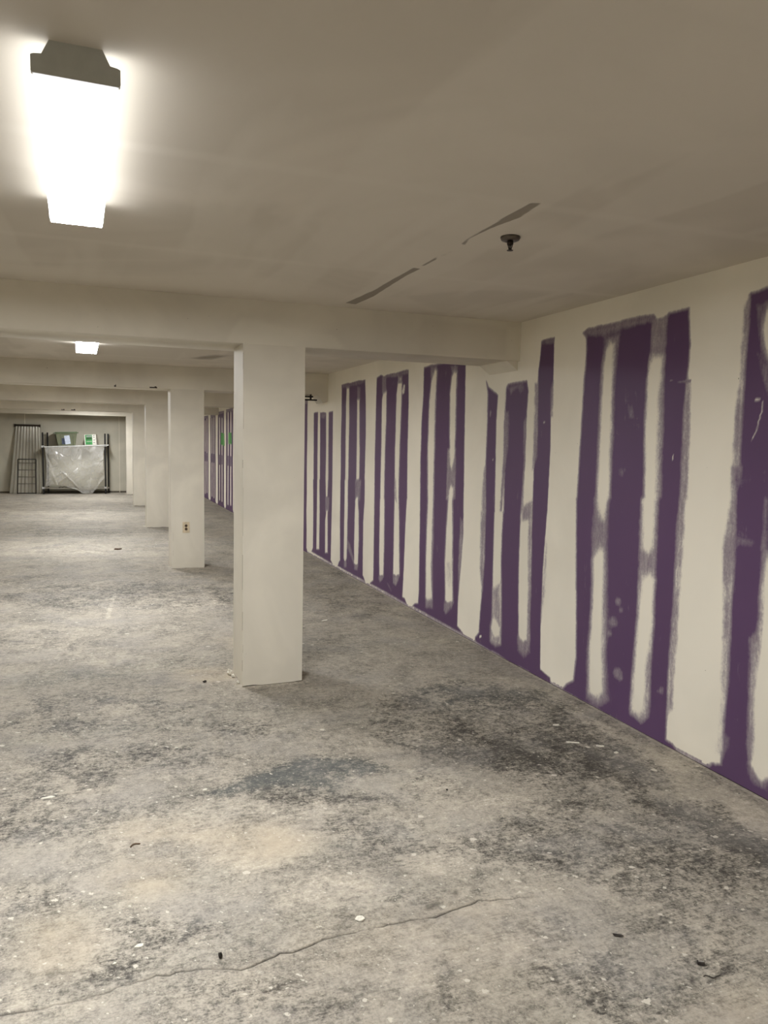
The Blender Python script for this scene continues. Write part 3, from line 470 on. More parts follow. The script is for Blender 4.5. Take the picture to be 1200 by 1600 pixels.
(1,0.5,0.2,[(1.25,7.14),(1.15,6.92),(0.96,6.82),(0.76,6.88),(0.61,7.07),(0.57,7.33),(0.66,7.58),(0.85,7.7),(1.08,7.64),(1.23,7.42)]),
(1,0.35,0.1,[(0.04,5.78),(-0.02,5.67),(-0.19,5.65),(-0.39,5.71),(-0.56,5.84),(-0.64,5.98),(-0.59,6.09),(-0.42,6.12),(-0.2,6.06),(-0.02,5.92)]),
(1,0.5,0.1,[(1.27,1.92),(1.19,1.87),(1.06,1.88),(0.93,1.92),(0.84,2.0),(0.82,2.08),(0.89,2.13),(1.02,2.13),(1.17,2.08),(1.27,2.0)]),
(1,0.6,0.05,[(0.96,1.88),(0.92,1.84),(0.86,1.83),(0.8,1.86),(0.76,1.9),(0.75,1.95),(0.79,1.99),(0.85,2.0),(0.92,1.97),(0.96,1.93)]),
(1,0.5,0.05,[(-0.06,2.15),(-0.08,2.12),(-0.13,2.12),(-0.19,2.14),(-0.24,2.18),(-0.26,2.22),(-0.25,2.26),(-0.2,2.26),(-0.13,2.24),(-0.08,2.2)]),
(1,0.5,0.05,[(1.7,2.81),(1.66,2.78),(1.59,2.78),(1.53,2.8),(1.49,2.84),(1.49,2.88),(1.53,2.92),(1.59,2.92),(1.66,2.9),(1.7,2.86)]),
(0,0.55,0.08,[(1.28,2.98),(1.2,2.95),(1.03,2.97),(0.84,3.04),(0.69,3.12),(0.65,3.19),(0.72,3.23),(0.89,3.21),(1.09,3.15),(1.24,3.06)]),
(0,0.6,0.06,[(1.24,2.73),(1.18,2.7),(1.09,2.7),(0.98,2.73),(0.91,2.79),(0.89,2.85),(0.94,2.88),(1.04,2.88),(1.15,2.85),(1.22,2.79)]),
(0,0.5,0.05,[(0.37,2.33),(0.33,2.3),(0.24,2.31),(0.14,2.34),(0.06,2.4),(0.03,2.45),(0.06,2.48),(0.15,2.48),(0.26,2.44),(0.34,2.38)]),
(0,0.5,0.06,[(0.59,1.98),(0.54,1.96),(0.43,1.98),(0.31,2.03),(0.21,2.08),(0.17,2.12),(0.22,2.14),(0.33,2.12),(0.46,2.08),(0.56,2.02)]),
(0,0.5,0.06,[(-0.13,3.14),(-0.15,3.07),(-0.22,3.05),(-0.3,3.08),(-0.37,3.15),(-0.41,3.23),(-0.39,3.3),(-0.32,3.33),(-0.23,3.3),(-0.16,3.22)]),
(0,0.45,0.1,[(0.61,3.68),(0.51,3.61),(0.27,3.62),(-0.01,3.72),(-0.23,3.85),(-0.33,3.98),(-0.24,4.06),(-0.0,4.05),(0.3,3.96),(0.54,3.81)]),
(0,0.5,0.1,[(2.22,2.19),(2.06,2.13),(1.84,2.14),(1.62,2.22),(1.48,2.33),(1.46,2.45),(1.59,2.52),(1.83,2.52),(2.08,2.44),(2.23,2.31)]),
(0,0.5,0.08,[(1.12,2.25),(1.09,2.23),(1.02,2.24),(0.94,2.27),(0.89,2.3),(0.87,2.34),(0.91,2.36),(0.98,2.36),(1.06,2.33),(1.11,2.29)]),
(0,0.55,0.06,[(1.35,1.77),(1.31,1.74),(1.24,1.74),(1.17,1.76),(1.14,1.8),(1.14,1.84),(1.18,1.87),(1.25,1.88),(1.32,1.85),(1.36,1.81)]),
(2,0.9,0.12,[(0.76,2.76),(0.7,2.7),(0.6,2.68),(0.49,2.72),(0.41,2.8),(0.39,2.89),(0.43,2.96),(0.54,2.98),(0.66,2.93),(0.74,2.85)]),
(2,0.7,0.1,[(0.29,2.66),(0.26,2.6),(0.19,2.58),(0.12,2.61),(0.06,2.67),(0.03,2.75),(0.06,2.82),(0.13,2.85),(0.21,2.82),(0.27,2.75)]),
(2,0.8,0.1,[(-0.03,2.4),(-0.05,2.33),(-0.09,2.29),(-0.14,2.31),(-0.19,2.38),(-0.21,2.47),(-0.2,2.55),(-0.16,2.59),(-0.1,2.57),(-0.05,2.5)]),
(2,0.6,0.1,[(0.42,2.95),(0.37,2.91),(0.28,2.9),(0.16,2.94),(0.07,3.01),(0.04,3.08),(0.08,3.13),(0.17,3.14),(0.3,3.1),(0.39,3.02)]),
(2,0.5,0.1,[(1.46,5.73),(1.35,5.53),(1.19,5.45),(1.02,5.5),(0.91,5.67),(0.89,5.9),(0.98,6.12),(1.15,6.23),(1.34,6.18),(1.46,5.98)]),
(2,0.7,0.1,[(0.91,4.95),(0.85,4.87),(0.72,4.84),(0.58,4.89),(0.47,4.99),(0.43,5.1),(0.49,5.18),(0.62,5.21),(0.77,5.17),(0.88,5.06)]),
(2,0.6,0.1,[(1.32,1.97),(1.25,1.93),(1.13,1.93),(1.0,1.97),(0.91,2.04),(0.9,2.11),(0.97,2.16),(1.09,2.16),(1.23,2.12),(1.32,2.04)]),
(2,0.5,0.1,[(1.75,1.47),(1.69,1.44),(1.62,1.44),(1.56,1.46),(1.53,1.5),(1.54,1.54),(1.6,1.57),(1.67,1.57),(1.74,1.55),(1.76,1.51)]),
(2,0.3,0.3,[(1.25,1.93),(1.11,1.83),(0.9,1.83),(0.69,1.9),(0.54,2.03),(0.5,2.19),(0.61,2.31),(0.84,2.34),(1.1,2.25),(1.26,2.08)]),
]
CEIL = [
(0.9, 0.006, [(1.45, 2.414), (1.486, 2.408), (1.509, 2.583), (1.479, 2.76), (1.473, 2.931), (1.503, 3.03), (1.48, 3.021), (1.465, 2.934), (1.462, 2.729), (1.451, 2.609)]) ,
(1, 0.006, [(1.506, 3.519), (1.471, 3.516), (1.474, 3.806), (1.484, 4.112), (1.461, 4.562), (1.53, 4.583), (1.543, 4.291), (1.504, 3.706)]) ,
(0.9, 0.006, [(1.486, 3.459), (1.479, 3.262), (1.5, 3.319), (1.501, 3.456)]) ,
(0.3, 0.02, [(1.474, 3.251), (1.49, 3.056), (1.519, 3.144), (1.509, 3.302)]) ,
(0.3, 0.03, [(1.429, 1.897), (1.412, 1.646), (1.372, 1.33), (1.405, 1.361), (1.44, 1.677), (1.47, 1.906)]) ,
(0.6, 0.02, [(1.428, 2.073), (1.439, 2.056), (1.462, 2.089), (1.451, 2.1)]) ,
(0.35, 0.03, [(2.449, 3.765), (2.507, 3.635), (2.565, 3.749), (2.507, 3.821)]) ,
(0.25, 0.05, [(2.262, 2.423), (2.325, 2.208), (2.651, 2.509), (2.411, 2.509)]) ,
]
BEAM1 = [
(-0.6, [(2.054, 2.371), (2.516, 2.362), (2.675, 2.348), (2.672, 2.165), (2.523, 2.152), (2.06, 2.142), (1.953, 2.231)]) ,
(0.6, [(0.842, 2.276), (0.939, 2.28), (1.098, 2.253), (1.261, 2.233), (1.427, 2.221), (1.514, 2.138), (0.862, 2.118), (0.762, 2.138), (0.792, 2.212)]) ,
(0.5, [(2.695, 2.358), (2.785, 2.373), (2.794, 2.146), (2.703, 2.141)]) ,
]

# ------------------------------------------------------------------ right wall: purple board with bands of compound
random.seed(4)
ys = axis((YN, 2.2, .03), (2.2, 6.6, .008), (6.6, 10.6, .014), (10.6, YF, .022)); zs = axis((0, .25, .008), (.25, 1.9, .014), (1.9, H, .008))
U, V = np.meshgrid(ys, zs, indexing='ij'); mud = np.ones(U.shape)
WOB = .0015*vnoise(U, V, .035, 1)+.0025*vnoise(U, V*.4, .11, 2)
def generic_panel(y0, y1, top, seed, hole=0):
    r = random.Random(seed); j = lambda a: r.uniform(-a, a)
    L = []; R = []
    for k in range(9):
        z = .06+(top-.06)*k/8; L.append((y0+j(.014), z)); R.append((y1+j(.014), z))
    paint(mud, U, V, [(y0-.06, -.02), (y0-.05, .03+j(.01))]+L+R[::-1]+[(y1+.05, .03+j(.01)), (y1+.06, -.02)], 0, .012)
    for f in (.31, .70):
        c = y0+(y1-y0)*f
        for a, b in ((.14+j(.03), 1.02+j(.1)), (1.16+j(.08), top-.05-abs(j(.12)))):
            pl = [(c-.045+j(.008), a+(b-a)*q/5) for q in range(6)]; pr = [(c+.045+j(.008), a+(b-a)*q/5) for q in range(6)]
            paint(mud, U, V, [(x-.03, z) for x, z in pl]+[(x+.03, z) for x, z in pr[::-1]], .45, .02)
            paint(mud, U, V, pl+[(c, b+.04)]+pr[::-1]+[(c, a-.03)], 1, .016)
        paint(mud, U, V, [(c-.06, .98), (c+.06, .98), (c+.06, 1.2), (c-.06, 1.2)], .42, .02)
    paint(mud, U, V, [(y0, top), (y1, top), (y1, top-.07), (y0, top-.05)], .35, .015)
for k, (a, b, tp) in enumerate(((-3.92, -3.13, 2.24), (-2.72, -1.95, 2.25), (-1.5, -.72, 2.24), (-.28, .5, 2.25), (.72, 1.52, 2.24),
                                (10.36, 11.23, 2.12), (11.63, 12.43, 2.22), (12.82, 13.62, 2.22), (14.0, 14.75, 1.95), (15.2, 15.98, 2.22),
                                (16.40, 17.30, 2.22), (17.60, 18.50, 2.20), (18.88, 19.72, 2.16), (20.12, 20.95, 2.16), (21.35, 22.1, 2.1))):
    generic_panel(a, b, tp, 50+k)
for op in WALL_MUD:
    paint(mud, U, V, op[2], op[0], op[1]*(1 if len(op) > 3 or op[1] < .011 else 1.9 if op[0] == 1 else 1.6), len(op) > 3, wob=WOB*(2.5 if .2 < op[0] < .7 else 1))
jag = np.array([[noise.noise(Vector((float(y)*14, 0, 3)))*.5+noise.noise(Vector((float(y)*45, 0, 9)))*.25] for y in ys])
edge = .018+.022*jag                                       # compound scraped ragged along the floor
mud = np.where(V < edge, np.minimum(mud, .55), mud)
green = np.zeros(U.shape)
for p in ([(16.55, 1.44), (17.02, 1.46), (17.0, 1.73), (16.6, 1.71)], [(17.5, 1.40), (18.08, 1.43), (18.05, 1.73), (17.55, 1.70)]): paint(green, U, V, p, .95, .05)
P = np.stack([WX-.0022*smooth01(mud)+0*U, U, V], -1)
P[..., 0] += .0015*np.sin(U*2.1)*np.sin(V*3)
tag(grid_mesh('wall_right', P, M_STRIPE, {'mud': mud, 'green': green}, (.14, 0, 0), flip=True), kind='structure')

# ------------------------------------------------------------------ floor with a long crack
xs = axis((LX, -1.0, .08), (-1.0, WX, .018)); xs = np.unique(np.append(xs, WX))
yc0 = 2.168
ya = np.concatenate([axis((YN, 1.1, .12), (1.1, 2.12, .03)), yc0+np.array([-.03, -.016, -.009, -.0048, -.0018, 0, .0018, .0048, .009, .016, .03]), axis((2.22, 6.2, .03), (6.2, 12, .07), (12, YF, .14))])
ya = np.unique(ya); X, Y = np.meshgrid(xs, ya, indexing='ij')
CR = [(-3.4, 2.20), (-1, 2.15), (-.254, 2.158), (-.079, 2.146), (.0, 2.15), (.073, 2.173), (.27, 2.17), (.394, 2.124), (.515, 2.150), (.56, 2.152), (.644, 2.179), (.75, 2.176), (.859, 2.182), (.97, 2.176), (1.03, 2.165), (1.089, 2.182), (1.16, 2.19), (1.219, 2.202), (1.396, 2.161), (1.6, 2.12), (1.825, 2.054), (2.2, 2.0), (2.79, 1.95)]
CD = [(-3.4, .4), (-1, .5), (-.3, .7), (0, .35), (.07, .55), (.2, .8), (.3, .45), (.394, .8), (.45, 1), (.56, 1), (.644, .7), (.75, .7), (.78, .15), (.83, .1), (.87, .9), (1.0, .35), (1.05, .9), (1.2, .9), (1.3, .7), (1.36, .3), (1.42, .0), (1.68, .0), (1.72, .6), (1.83, .5), (1.86, 0), (2.79, 0)]
cr = np.interp(xs, *zip(*CR))+np.array([noise.noise(Vector((float(x)*30, 5, 1)))*.010+noise.noise(Vector((float(x)*9, 5, 1)))*.007 for x in xs])
cdp = np.interp(xs, *zip(*CD))*np.array([.55+.45*abs(noise.noise(Vector((float(x)*22, 2, 8))))*2 for x in xs])
wgt = smooth01(1-np.abs(Y-yc0)/.28)
Y2 = Y+wgt*(cr-yc0)[:, None]
k = np.argmin(abs(ya-yc0)); Z = np.zeros(X.shape); crack = np.zeros(X.shape)
for q, dp, dc in ((0, .010, 1.5), (-1, .008, 1.2), (1, .006, 1.0), (-2, .001, .2), (2, .001, .15)):
    Z[:, k+q] = -dp*np.clip(cdp, 0, 1); crack[:, k+q] = np.clip(cdp*dc, 0, 1)
Z += .003*np.array([[noise.noise(Vector((float(x)*.8, float(y)*.8, 0))) for y in ya] for x in xs[::1]])-.003
F = {n: np.zeros(X.shape) for n in ('dark', 'dust_light', 'tan', 'blue')}
for ch, v, s, p in FLOOR_STAINS_AND_LIGHT: paint(F[('dark', 'dust_light', 'tan', 'blue')[ch]], X, Y, p, v, s, add=False if ch > 1 else False)
# crumbled compound along the foot of the striped wall, and round the columns
F['dust_light'] = np.maximum(F['dust_light'], smooth01(1-(WX-X)/.035)*1.6)
F['dark'] = F['dark']*(1-smooth01(1-(WX-X)/.05))
for yy in COL_Y:
    d = sdist(X, Y, [(.86, yy), (1.25, yy), (1.25, yy+.33), (.86, yy+.33)]); F['dust_light'] = np.maximum(F['dust_light'], smooth01(1+d/.10)*.7)
paint(crack, X, Y2, [(1.02, 2.215), (1.09, 2.235), (1.16, 2.27)], .7, .004, True)       # short branch
paint(F['dust_light'], X, Y, [(.10, 6.92), (.142, 7.45), (.194, 8.14)], .9, .018, True)           # white scrape in the aisle
tag(grid_mesh('floor', np.stack([X, Y2, Z], -1), M_FLOOR, dict(F, crack=crack), (0, 0, -.12)), kind='structure')

# ------------------------------------------------------------------ ceiling
xc = axis((LX, 1.2, .1), (1.2, 1.7, .008), (1.7, WX, .03)); yc = axis((YN, 1.2, .15), (1.2, 4.72, .012), (4.72, YF, .15))
CX, CY = np.meshgrid(xc, yc, indexing='ij'); seam = np.zeros(CX.shape)
for v, s, p in CEIL: paint(seam, CX, CY, p, v, s)
paint(seam, CX, CY, [(.93, 8.42), (1.17, 7.85), (1.34, 7.86), (1.18, 8.5)], .75, .08)
CZ = H+.0035*np.array([[noise.noise(Vector((float(x)*1.1, float(y)*.6, 4))) for y in yc] for x in xc])-.002*0
tag(grid_mesh('ceiling', np.stack([CX, CY, CZ], -1), M_CEIL, {'seam': seam}, (0, 0, .12), flip=True), kind='structure')

# ------------------------------------------------------------------ other walls
bm = bmesh.new(); box(bm, LX-.12, WX+.14, YF, YF+.12, 0, H); tag(obj('wall_back', bm, paint_mat('far_wall_paint', (.46, .43, .345, 1))), kind='structure')
bm = bmesh.new(); box(bm, LX-.12, LX, YN, YF, 0, H); tag(obj('wall_left', bm, M_PAINT), kind='structure')
bm = bmesh.new(); box(bm, LX-.12, WX+.14, YN-.12, YN, 0, H); tag(obj('wall_front', bm, M_PAINT), kind='structure')
bm = bmesh.new(); box(bm, .70, .712, YF-.012, YF, 0, 2.2); box(bm, -1.72, -1.70, YF-.006, YF, 1.85, 2.4)
tag(obj('trim_1', bm, M_PAINT), kind='structure')
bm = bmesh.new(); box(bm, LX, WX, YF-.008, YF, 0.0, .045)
tag(obj('floor_gap_strip', bm, plain('dark_floor_gap', (.10, .085, .06), .9)), kind='structure')  # solid dark strip standing for the gap at the far wall's foot

# ------------------------------------------------------------------ beams with one column under each
DROP = .2649; BD = .4468; ZB = H-DROP
BL = ['nearest dropped ceiling beam, white compound with grey patches at its right end', 'second dropped beam from the camera, above the column with the outlet',
      'third dropped ceiling beam from the camera, plain white', 'fourth dropped ceiling beam from the camera, carrying small dark brackets', 'farthest dropped ceiling beam, just before the storage wall',
      'dropped ceiling beam overhead behind the camera']
CLAB = ['nearest square white column, with cracked corner and crumbling foot', 'second square white column, carrying the ivory power outlet',
        'third square white column from the camera', 'fourth square white column from the camera, narrow strip behind the third', 'farthest square white column, beside the plastic wrapped shelving',
        'square white column behind the camera']
outline_r = random.Random(2)
for i, yy in enumerate(COL_Y):
    st = .02 if i == 0 else .06
    xb = axis((LX, WX, st)); zb = axis((ZB, H, .02 if i == 0 else .044)); BX, BZ = np.meshgrid(xb, zb, indexing='ij'); pa = np.zeros(BX.shape)
    if i == 0:
        for v, p in BEAM1: paint(pa, BX, BZ, p, v, .012)
    else:
        for q in range(5):
            x0 = outline_r.uniform(LX, 2.2); paint(pa, BX, BZ, [(x0, ZB-.1), (x0+.5, ZB-.1), (x0+.6, H+.1), (x0+.1, H+.1)], outline_r.choice((-.5, .4)), .05)
        paint(pa, BX, BZ, [(.72, ZB-.05), (1.4, ZB-.05), (1.3, ZB+.14), (.8, ZB+.15)], .5, .02)
    PY = yy+.004*np.array([[noise.noise(Vector((float(x)*1.7, i*3., float(z)*4))) for z in zb] for x in xb])
    b = grid_mesh('ceiling_beam', np.stack([BX, PY, BZ], -1), M_PAINT, {'patch': pa}, (0, BD, 0), flip=False)
    tag(b, BL[i], 'beam', 'dropped beams across the ceiling')
    # column: drywall skin with a ragged cut edge just above the floor, solid core inside
    c = empty('column', (.8615, yy, 0)); tag(c, CLAB[i], 'column', 'square columns along the aisle')
    cw, cd = .3893, .326
    bm = bmesh.new(); per = []
    for (ax, ay), (bx_, by_) in (((0, 0), (cw, 0)), ((cw, 0), (cw, cd)), ((cw, cd), (0, cd)), ((0, cd), (0, 0))):
        for q in range(16): per.append((ax+(bx_-ax)*q/16, ay+(by_-ay)*q/16))
    rr = random.Random(30+i); zl = [0]+[ZB*k/14 for k in range(1, 15)]
    rings = []
    for kz, z in enumerate(zl):
        ring = []
        for q, (x, y) in enumerate(per):
            zz = z if kz else .0005+.009*max(0, noise.noise(Vector((x*9+i*7, y*9, 0)))+.1)
            wob = .0018*noise.noise(Vector((x*4+i, y*4, z*1.5))); dx = (x-cw/2)/(cw/2); dy = (y-cd/2)/(cd/2)
            cf = 1.0-(.0025 if q % 16 == 0 else 0)
            ring.append(bm.verts.new(((x-cw/2)*cf+cw/2+wob*dx, (y-cd/2)*cf+cd/2+(wob*dy if kz < 14 else 0), zz)))
        rings.append(ring)
    n = len(per)
    for a, bb in zip(rings, rings[1:]):
        for q in range(n): bm.faces.new((a[q], a[(q+1) % n], bb[(q+1) % n], bb[q]))
    bm.faces.new(rings[0][::-1]); bm.faces.new(rings[-1])
    obj('shaft', bm, M_PAINT, c)
    bm = bmesh.new(); box(bm, .014, cw-.014, .014, cd-.014, -.004, .02); tag(obj('core', bm, M_DARK, c), 'core painted dark as the shade in the gap at the foot')  # core coloured dark to paint the shade in the foot gap
    if i in (0, 1):                                            # cracked corner bead: short dark slits beside the front left corner
        bm = bmesh.new(); r2 = random.Random(8+i)
        for z, L in (((1.98, .10), (1.62, .16), (1.38, .05), (.96, .30), (.62, .22), (.36, .12), (.22, .05), (.10, .07)) if i == 0 else ((.33, .10), (.16, .06))):
            ox = .004*(r2.random()-.3)+(.0 if i == 0 else .02); v = box(bm, ox, ox+.0013, -.0010, .003, z, z+L); v[4].co.x += .002; v[5].co.x += .001
        obj('corner_crack', bm, plain('hairline_crack', (.33, .29, .22), .9), c)
# small dark fixings left on the beams
for nm, lab, x, y, z, sx, sz in (('bracket', 'small dark metal bracket, left one of the pair under the fourth beam', -.60, COL_Y[3], 2.137, .07, .02),
                         ('bracket', 'small dark metal bracket, right one of the pair under the fourth beam', -.39, COL_Y[3], 2.137, .09, .025),
                         ('bracket', 'tiny dark bracket at the lower edge of the second beam', .25, COL_Y[1], 2.137, .022, .022),
                         ('bracket', 'flat dark bracket on the second beam just left of the outlet column', .67, COL_Y[1], 2.139, .085, .014)):
    bm = bmesh.new(); box(bm, x-sx/2, x+sx/2, y-.012, y+.03, z-.006, z+sz*.5); box(bm, x+sx*.15, x+sx*.4, y-.018, y-.004, z-.004, z+sz)
    tag(obj(nm, bm, M_BRONZE, None, bevel=.002), lab, 'bracket', 'fixings left on the beams')
bm = bmesh.new(); box(bm, 2.40, 2.66, COL_Y[1]-.014, COL_Y[1]+.01, 2.055, 2.075); box(bm, 2.40, 2.60, COL_Y[1]-.014, COL_Y[1]+.01, 2.095, 2.112)
slots = empty('dark_slots', (2.52, COL_Y[1]-.002, 2.07)); tag(slots, 'dark bars standing in for open slots under the second beam where it meets the striped wall', 'slot_bar')  # bars added in place of the dark open slots in the beam
bm.free()
for z in (2.068, 2.108):
    bm = bmesh.new(); box(bm, -.22, .12 if z < 2.09 else .07, -.012, .012, z-2.07-.009, z-2.07+.009); obj('slot_bar', bm, M_BLACK, slots)
for x in (-.2, .03):
    bm = bmesh.new(); box(bm, x, x+.02, -.008, .008, 0, .068); obj('slot_hanger', bm, M_BRONZE, slots)  # invented uprights joining the slot bars to the beam
bm = bmesh.new(); prism(bm, [(2.66, 2.136), (2.79, 2.136), (2.79, 2.06), (2.72, 2.035)], COL_Y[1], COL_Y[1]+.3)
tag(obj('trim_2', bm, M_PAINT), kind='structure')
bm = bmesh.new(); prism(bm, [(2.70, 2.136), (2.79, 2.136), (2.79, 2.07)], 4.74, 5.15)
tag(obj('trim_3', bm, M_PAINT), kind='structure')

# ------------------------------------------------------------------ wraparound ceiling lamps
def lamp(y0, lab, first=None):
    if first is None:
        t = empty('ceiling_lamp', (-.022, y0, H), math.radians(1.0))
        L = 1.20; hw = .0915
        bm = bmesh.new(); prism(bm, [(-.054, .001), (.054, .001), (.070, -.031), (.085, -.033), (.0915, -.036), (.0915, -.068), (.088, -.073), (-.088, -.073), (-.0915, -.068), (-.0915, -.036), (-.085, -.033), (-.070, -.031)], 0, .014)
        obj('end_cap', bm, M_CAP, t, bevel=.0015)
        bm = bmesh.new(); prism(bm, [(-.054, .001), (.054, .001), (.070, -.031), (.0915, -.036), (.0915, -.068), (-.0915, -.068), (-.0915, -.036), (-.070, -.031)], L-.012, L)
        obj('end_cap', bm, M_CAP, t, bevel=.0015)
        bm = bmesh.new(); prism(bm, [(-.052, .001), (.052, .001), (.062, -.030), (-.062, -.030)], .014, L-.012)
        obj('housing', bm, M_CAP, t)
        bm = bmesh.new(); prism(bm, [(-.086, -.031), (.086, -.031), (.0895, -.040), (.0885, -.076), (.0855, -.083), (-.0855, -.083), (-.0885, -.076), (-.0895, -.040)], .014, L-.006)
        bmesh.ops.recalc_face_normals(bm, faces=bm.faces); bm.normal_update()
        for f in bm.faces: f.material_index = 0 if f.normal.z < -.95 else 1
        tag(obj('lens', bm, M_LENS, t, smooth=False), 'glowing white wraparound lens')
    else:
        t = first.copy(); COL.objects.link(t); t.location = (-.022, y0, H)
        for ch in first.children:
            c = ch.copy(); COL.objects.link(c); c.parent = t
    tag(t, lab, 'lamp', 'wraparound lamps down the aisle')
    return t
L0 = lamp(1.88, 'nearest glowing wraparound ceiling lamp with its grey end cap towards the camera')
for y0, lab in ((6.44, 'second ceiling lamp, only its far end glowing below the nearest beam'), (10.95, 'ceiling lamp hidden above the second beam, third from the camera'),
                (15.5, 'ceiling lamp hidden above the third beam, fourth from the camera'), (20.2, 'farthest ceiling lamp, in the bay before the storage shelf')):
    lamp(y0, lab, L0)
lamp(-2.1, 'added unseen ceiling lamp behind the camera, brightening the striped wall', L0).location.x = 1.35  # unseen lamp added behind the camera to brighten the near wall and floor

# ------------------------------------------------------------------ sprinkler
s = empty('sprinkler_head', (1.611, 2.834, H)); tag(s, 'dark bronze sprinkler head hanging from the ceiling right of the torn seam', 'sprinkler')
bm = bmesh.new(); lathe(bm, [(.040, .001), (.041, -.004), (.036, -.014), (.022, -.019), (.014, -.016)], n=28); tag(obj('escutcheon', bm, M_CHROME, s, True), 'tarnished chrome ring')
bm = bmesh.new(); lathe(bm, [(.013, -.010), (.013, -.030), (.009, -.034)], n=16); tube(bm, (-.011, 0, -.028), (-.004, 0, -.052), .0022); tube(bm, (.011, 0, -.028), (.004, 0, -.052), .0022); tube(bm, (0, 0, -.03), (0, 0, -.052), .003)
obj('frame', bm, M_BRONZE, s, True)
bm = bmesh.new(); lathe(bm, [(.004, -.050), (.013, -.053), (.013, -.055), (.003, -.056)], n=16); obj('deflector', bm, M_BRONZE, s)

# ------------------------------------------------------------------ outlet on the second column
s = empty('wall_outlet', (1.035, COL_Y[1], .495)); tag(s, 'ivory double power outlet on the second column', 'outlet')
bm = bmesh.new(); box(bm, -.040, .040, -.007, .002, -.064, .064); obj('cover_plate', bm, M_IVORY, s, bevel=.003)
for z in (.020, -.020):
    bm = bmesh.new(); lathe(bm, [(.0165, 0), (.0165, .003), (.015, .004)], n=18)
    bmesh.ops.rotate(bm, verts=bm.verts, matrix=Matrix.Rotation(math.pi/2, 3, 'X')); bmesh.ops.translate(bm, verts=bm.verts, vec=(0, -.006, z))
    so = obj('socket', bm, plain('brown_socket', (.09, .055, .03), .4), s)
    bm = bmesh.new(); [box(bm, x-.0022, x+.0022, -.0115, -.0095, z-.006, z+.007) for x in (-.007, .007)]; obj('slot', bm, M_BLACK, so)
bm = bmesh.new(); box(bm, -.003, .003, -.0085, -.006, -.003, .003); obj('screw', bm, M_BRONZE, s)

# ------------------------------------------------------------------ storage against the far wall
SY0, SY1 = 22.48, 22.90
sh = empty('storage_shelf', (-.45, SY0, 0)); tag(sh, 'storage rack with black steel posts and a white shelf against the far wall', 'shelf')
XL, XR = -.80, .77
for x, y, l in ((XL, 0, 0), (XL+.10, .40, 0), (XR, 0, .03), (XR+.085, .40, .03)):
    bm = bmesh.new(); box(bm, x-.021, x+.021, y-.018, y+.018, 0, 1.655); box(bm, x-.013, x+.013, y-.022, y-.018, .02, 1.63); obj('post', bm, M_BLACK, sh, bevel=.003)
def slab(name, z0, z1, th, mat, lab=None):
    bm = bmesh.new(); v = box(bm, XL-.01, XR+.09, -.03, .44, 0, th)
    for q in v: q.co.z += z0+(z1-z0)*(q.co.x-XL)/(XR-XL)
    o = obj(name, bm, mat, sh, bevel=.003)
    if lab: tag(o, lab)
slab('shelf_board', 1.255, 1.325, .022, M_WHITEP, 'white shelf board sloping down to the left')
slab('shelf_board', .15, .15, .02, plain('dull_shelf', (.22, .20, .16), .6), 'dull lower shelf board')
for x in (XL, XR):
    for z in (1.25 if x < 0 else 1.31, .14):
        bm = bmesh.new(); box(bm, x-.035, x+.035, -.03, .03, z, z+.05); obj('clip', bm, M_WHITEP, sh, bevel=.004)
bm = bmesh.new(); r3 = random.Random(3)
for k in range(9): x = -.42+k*.075; tube(bm, (x, -.01, .175+r3.uniform(0, .02)), (x+.06, .03, .18+r3.uniform(0, .02)), .012)
tag(obj('rolled_netting', bm, plain('dark_netting', (.06, .05, .035), .9), sh), 'dark twisted netting on the lower board')
# film
nx, nz = 120, 90; Xf, Zf = np.meshgrid(np.linspace(0, 1, nx), np.linspace(0, 1, nz), indexing='ij')
topz = 1.25+.06*Xf; low = .20+.05*np.sin(Xf*9)-.27*np.exp(-((Xf-.72)/.14)**2)+.22*np.clip((Xf-.86)/.14, 0, 1); low = np.maximum(low, .012)
zz = topz+(low-topz)*Zf
xx = -1.20+1.50*Xf+.035*np.sin(Zf*3.1)*(.5-Xf)*2
fold = np.zeros(Xf.shape)
rf = random.Random(12)
for k in range(22):
    ang = rf.uniform(-1.1, 1.1); ph = rf.uniform(0, 6); fr = rf.uniform(3, 11); fold += (.020/ (1+fr*.1))*np.sin((Xf*math.cos(ang)+Zf*math.sin(ang))*fr+ph)
for k in range(14):
    cx_, cz_ = rf.random(), rf.random(); an = rf.uniform(-.9, .9); u = (Xf-cx_)*math.cos(an)+(Zf-cz_)*math.sin(an); v_ = -(Xf-cx_)*math.sin(an)+(Zf-cz_)*math.cos(an)
    fold += .022*np.exp(-(u/.02)**2-(v_/.22)**2)
yy_ = SY0-.035-.02*Zf-np.abs(fold)*1.3*(.25+Zf)-.03*np.sin(Zf*math.pi)
fl = grid_mesh('plastic_sheet', np.stack([xx, yy_, zz], -1), M_FILM, {}, None)
tag(fl, 'crumpled clear plastic sheet hanging from the white shelf to the floor', 'plastic sheet')

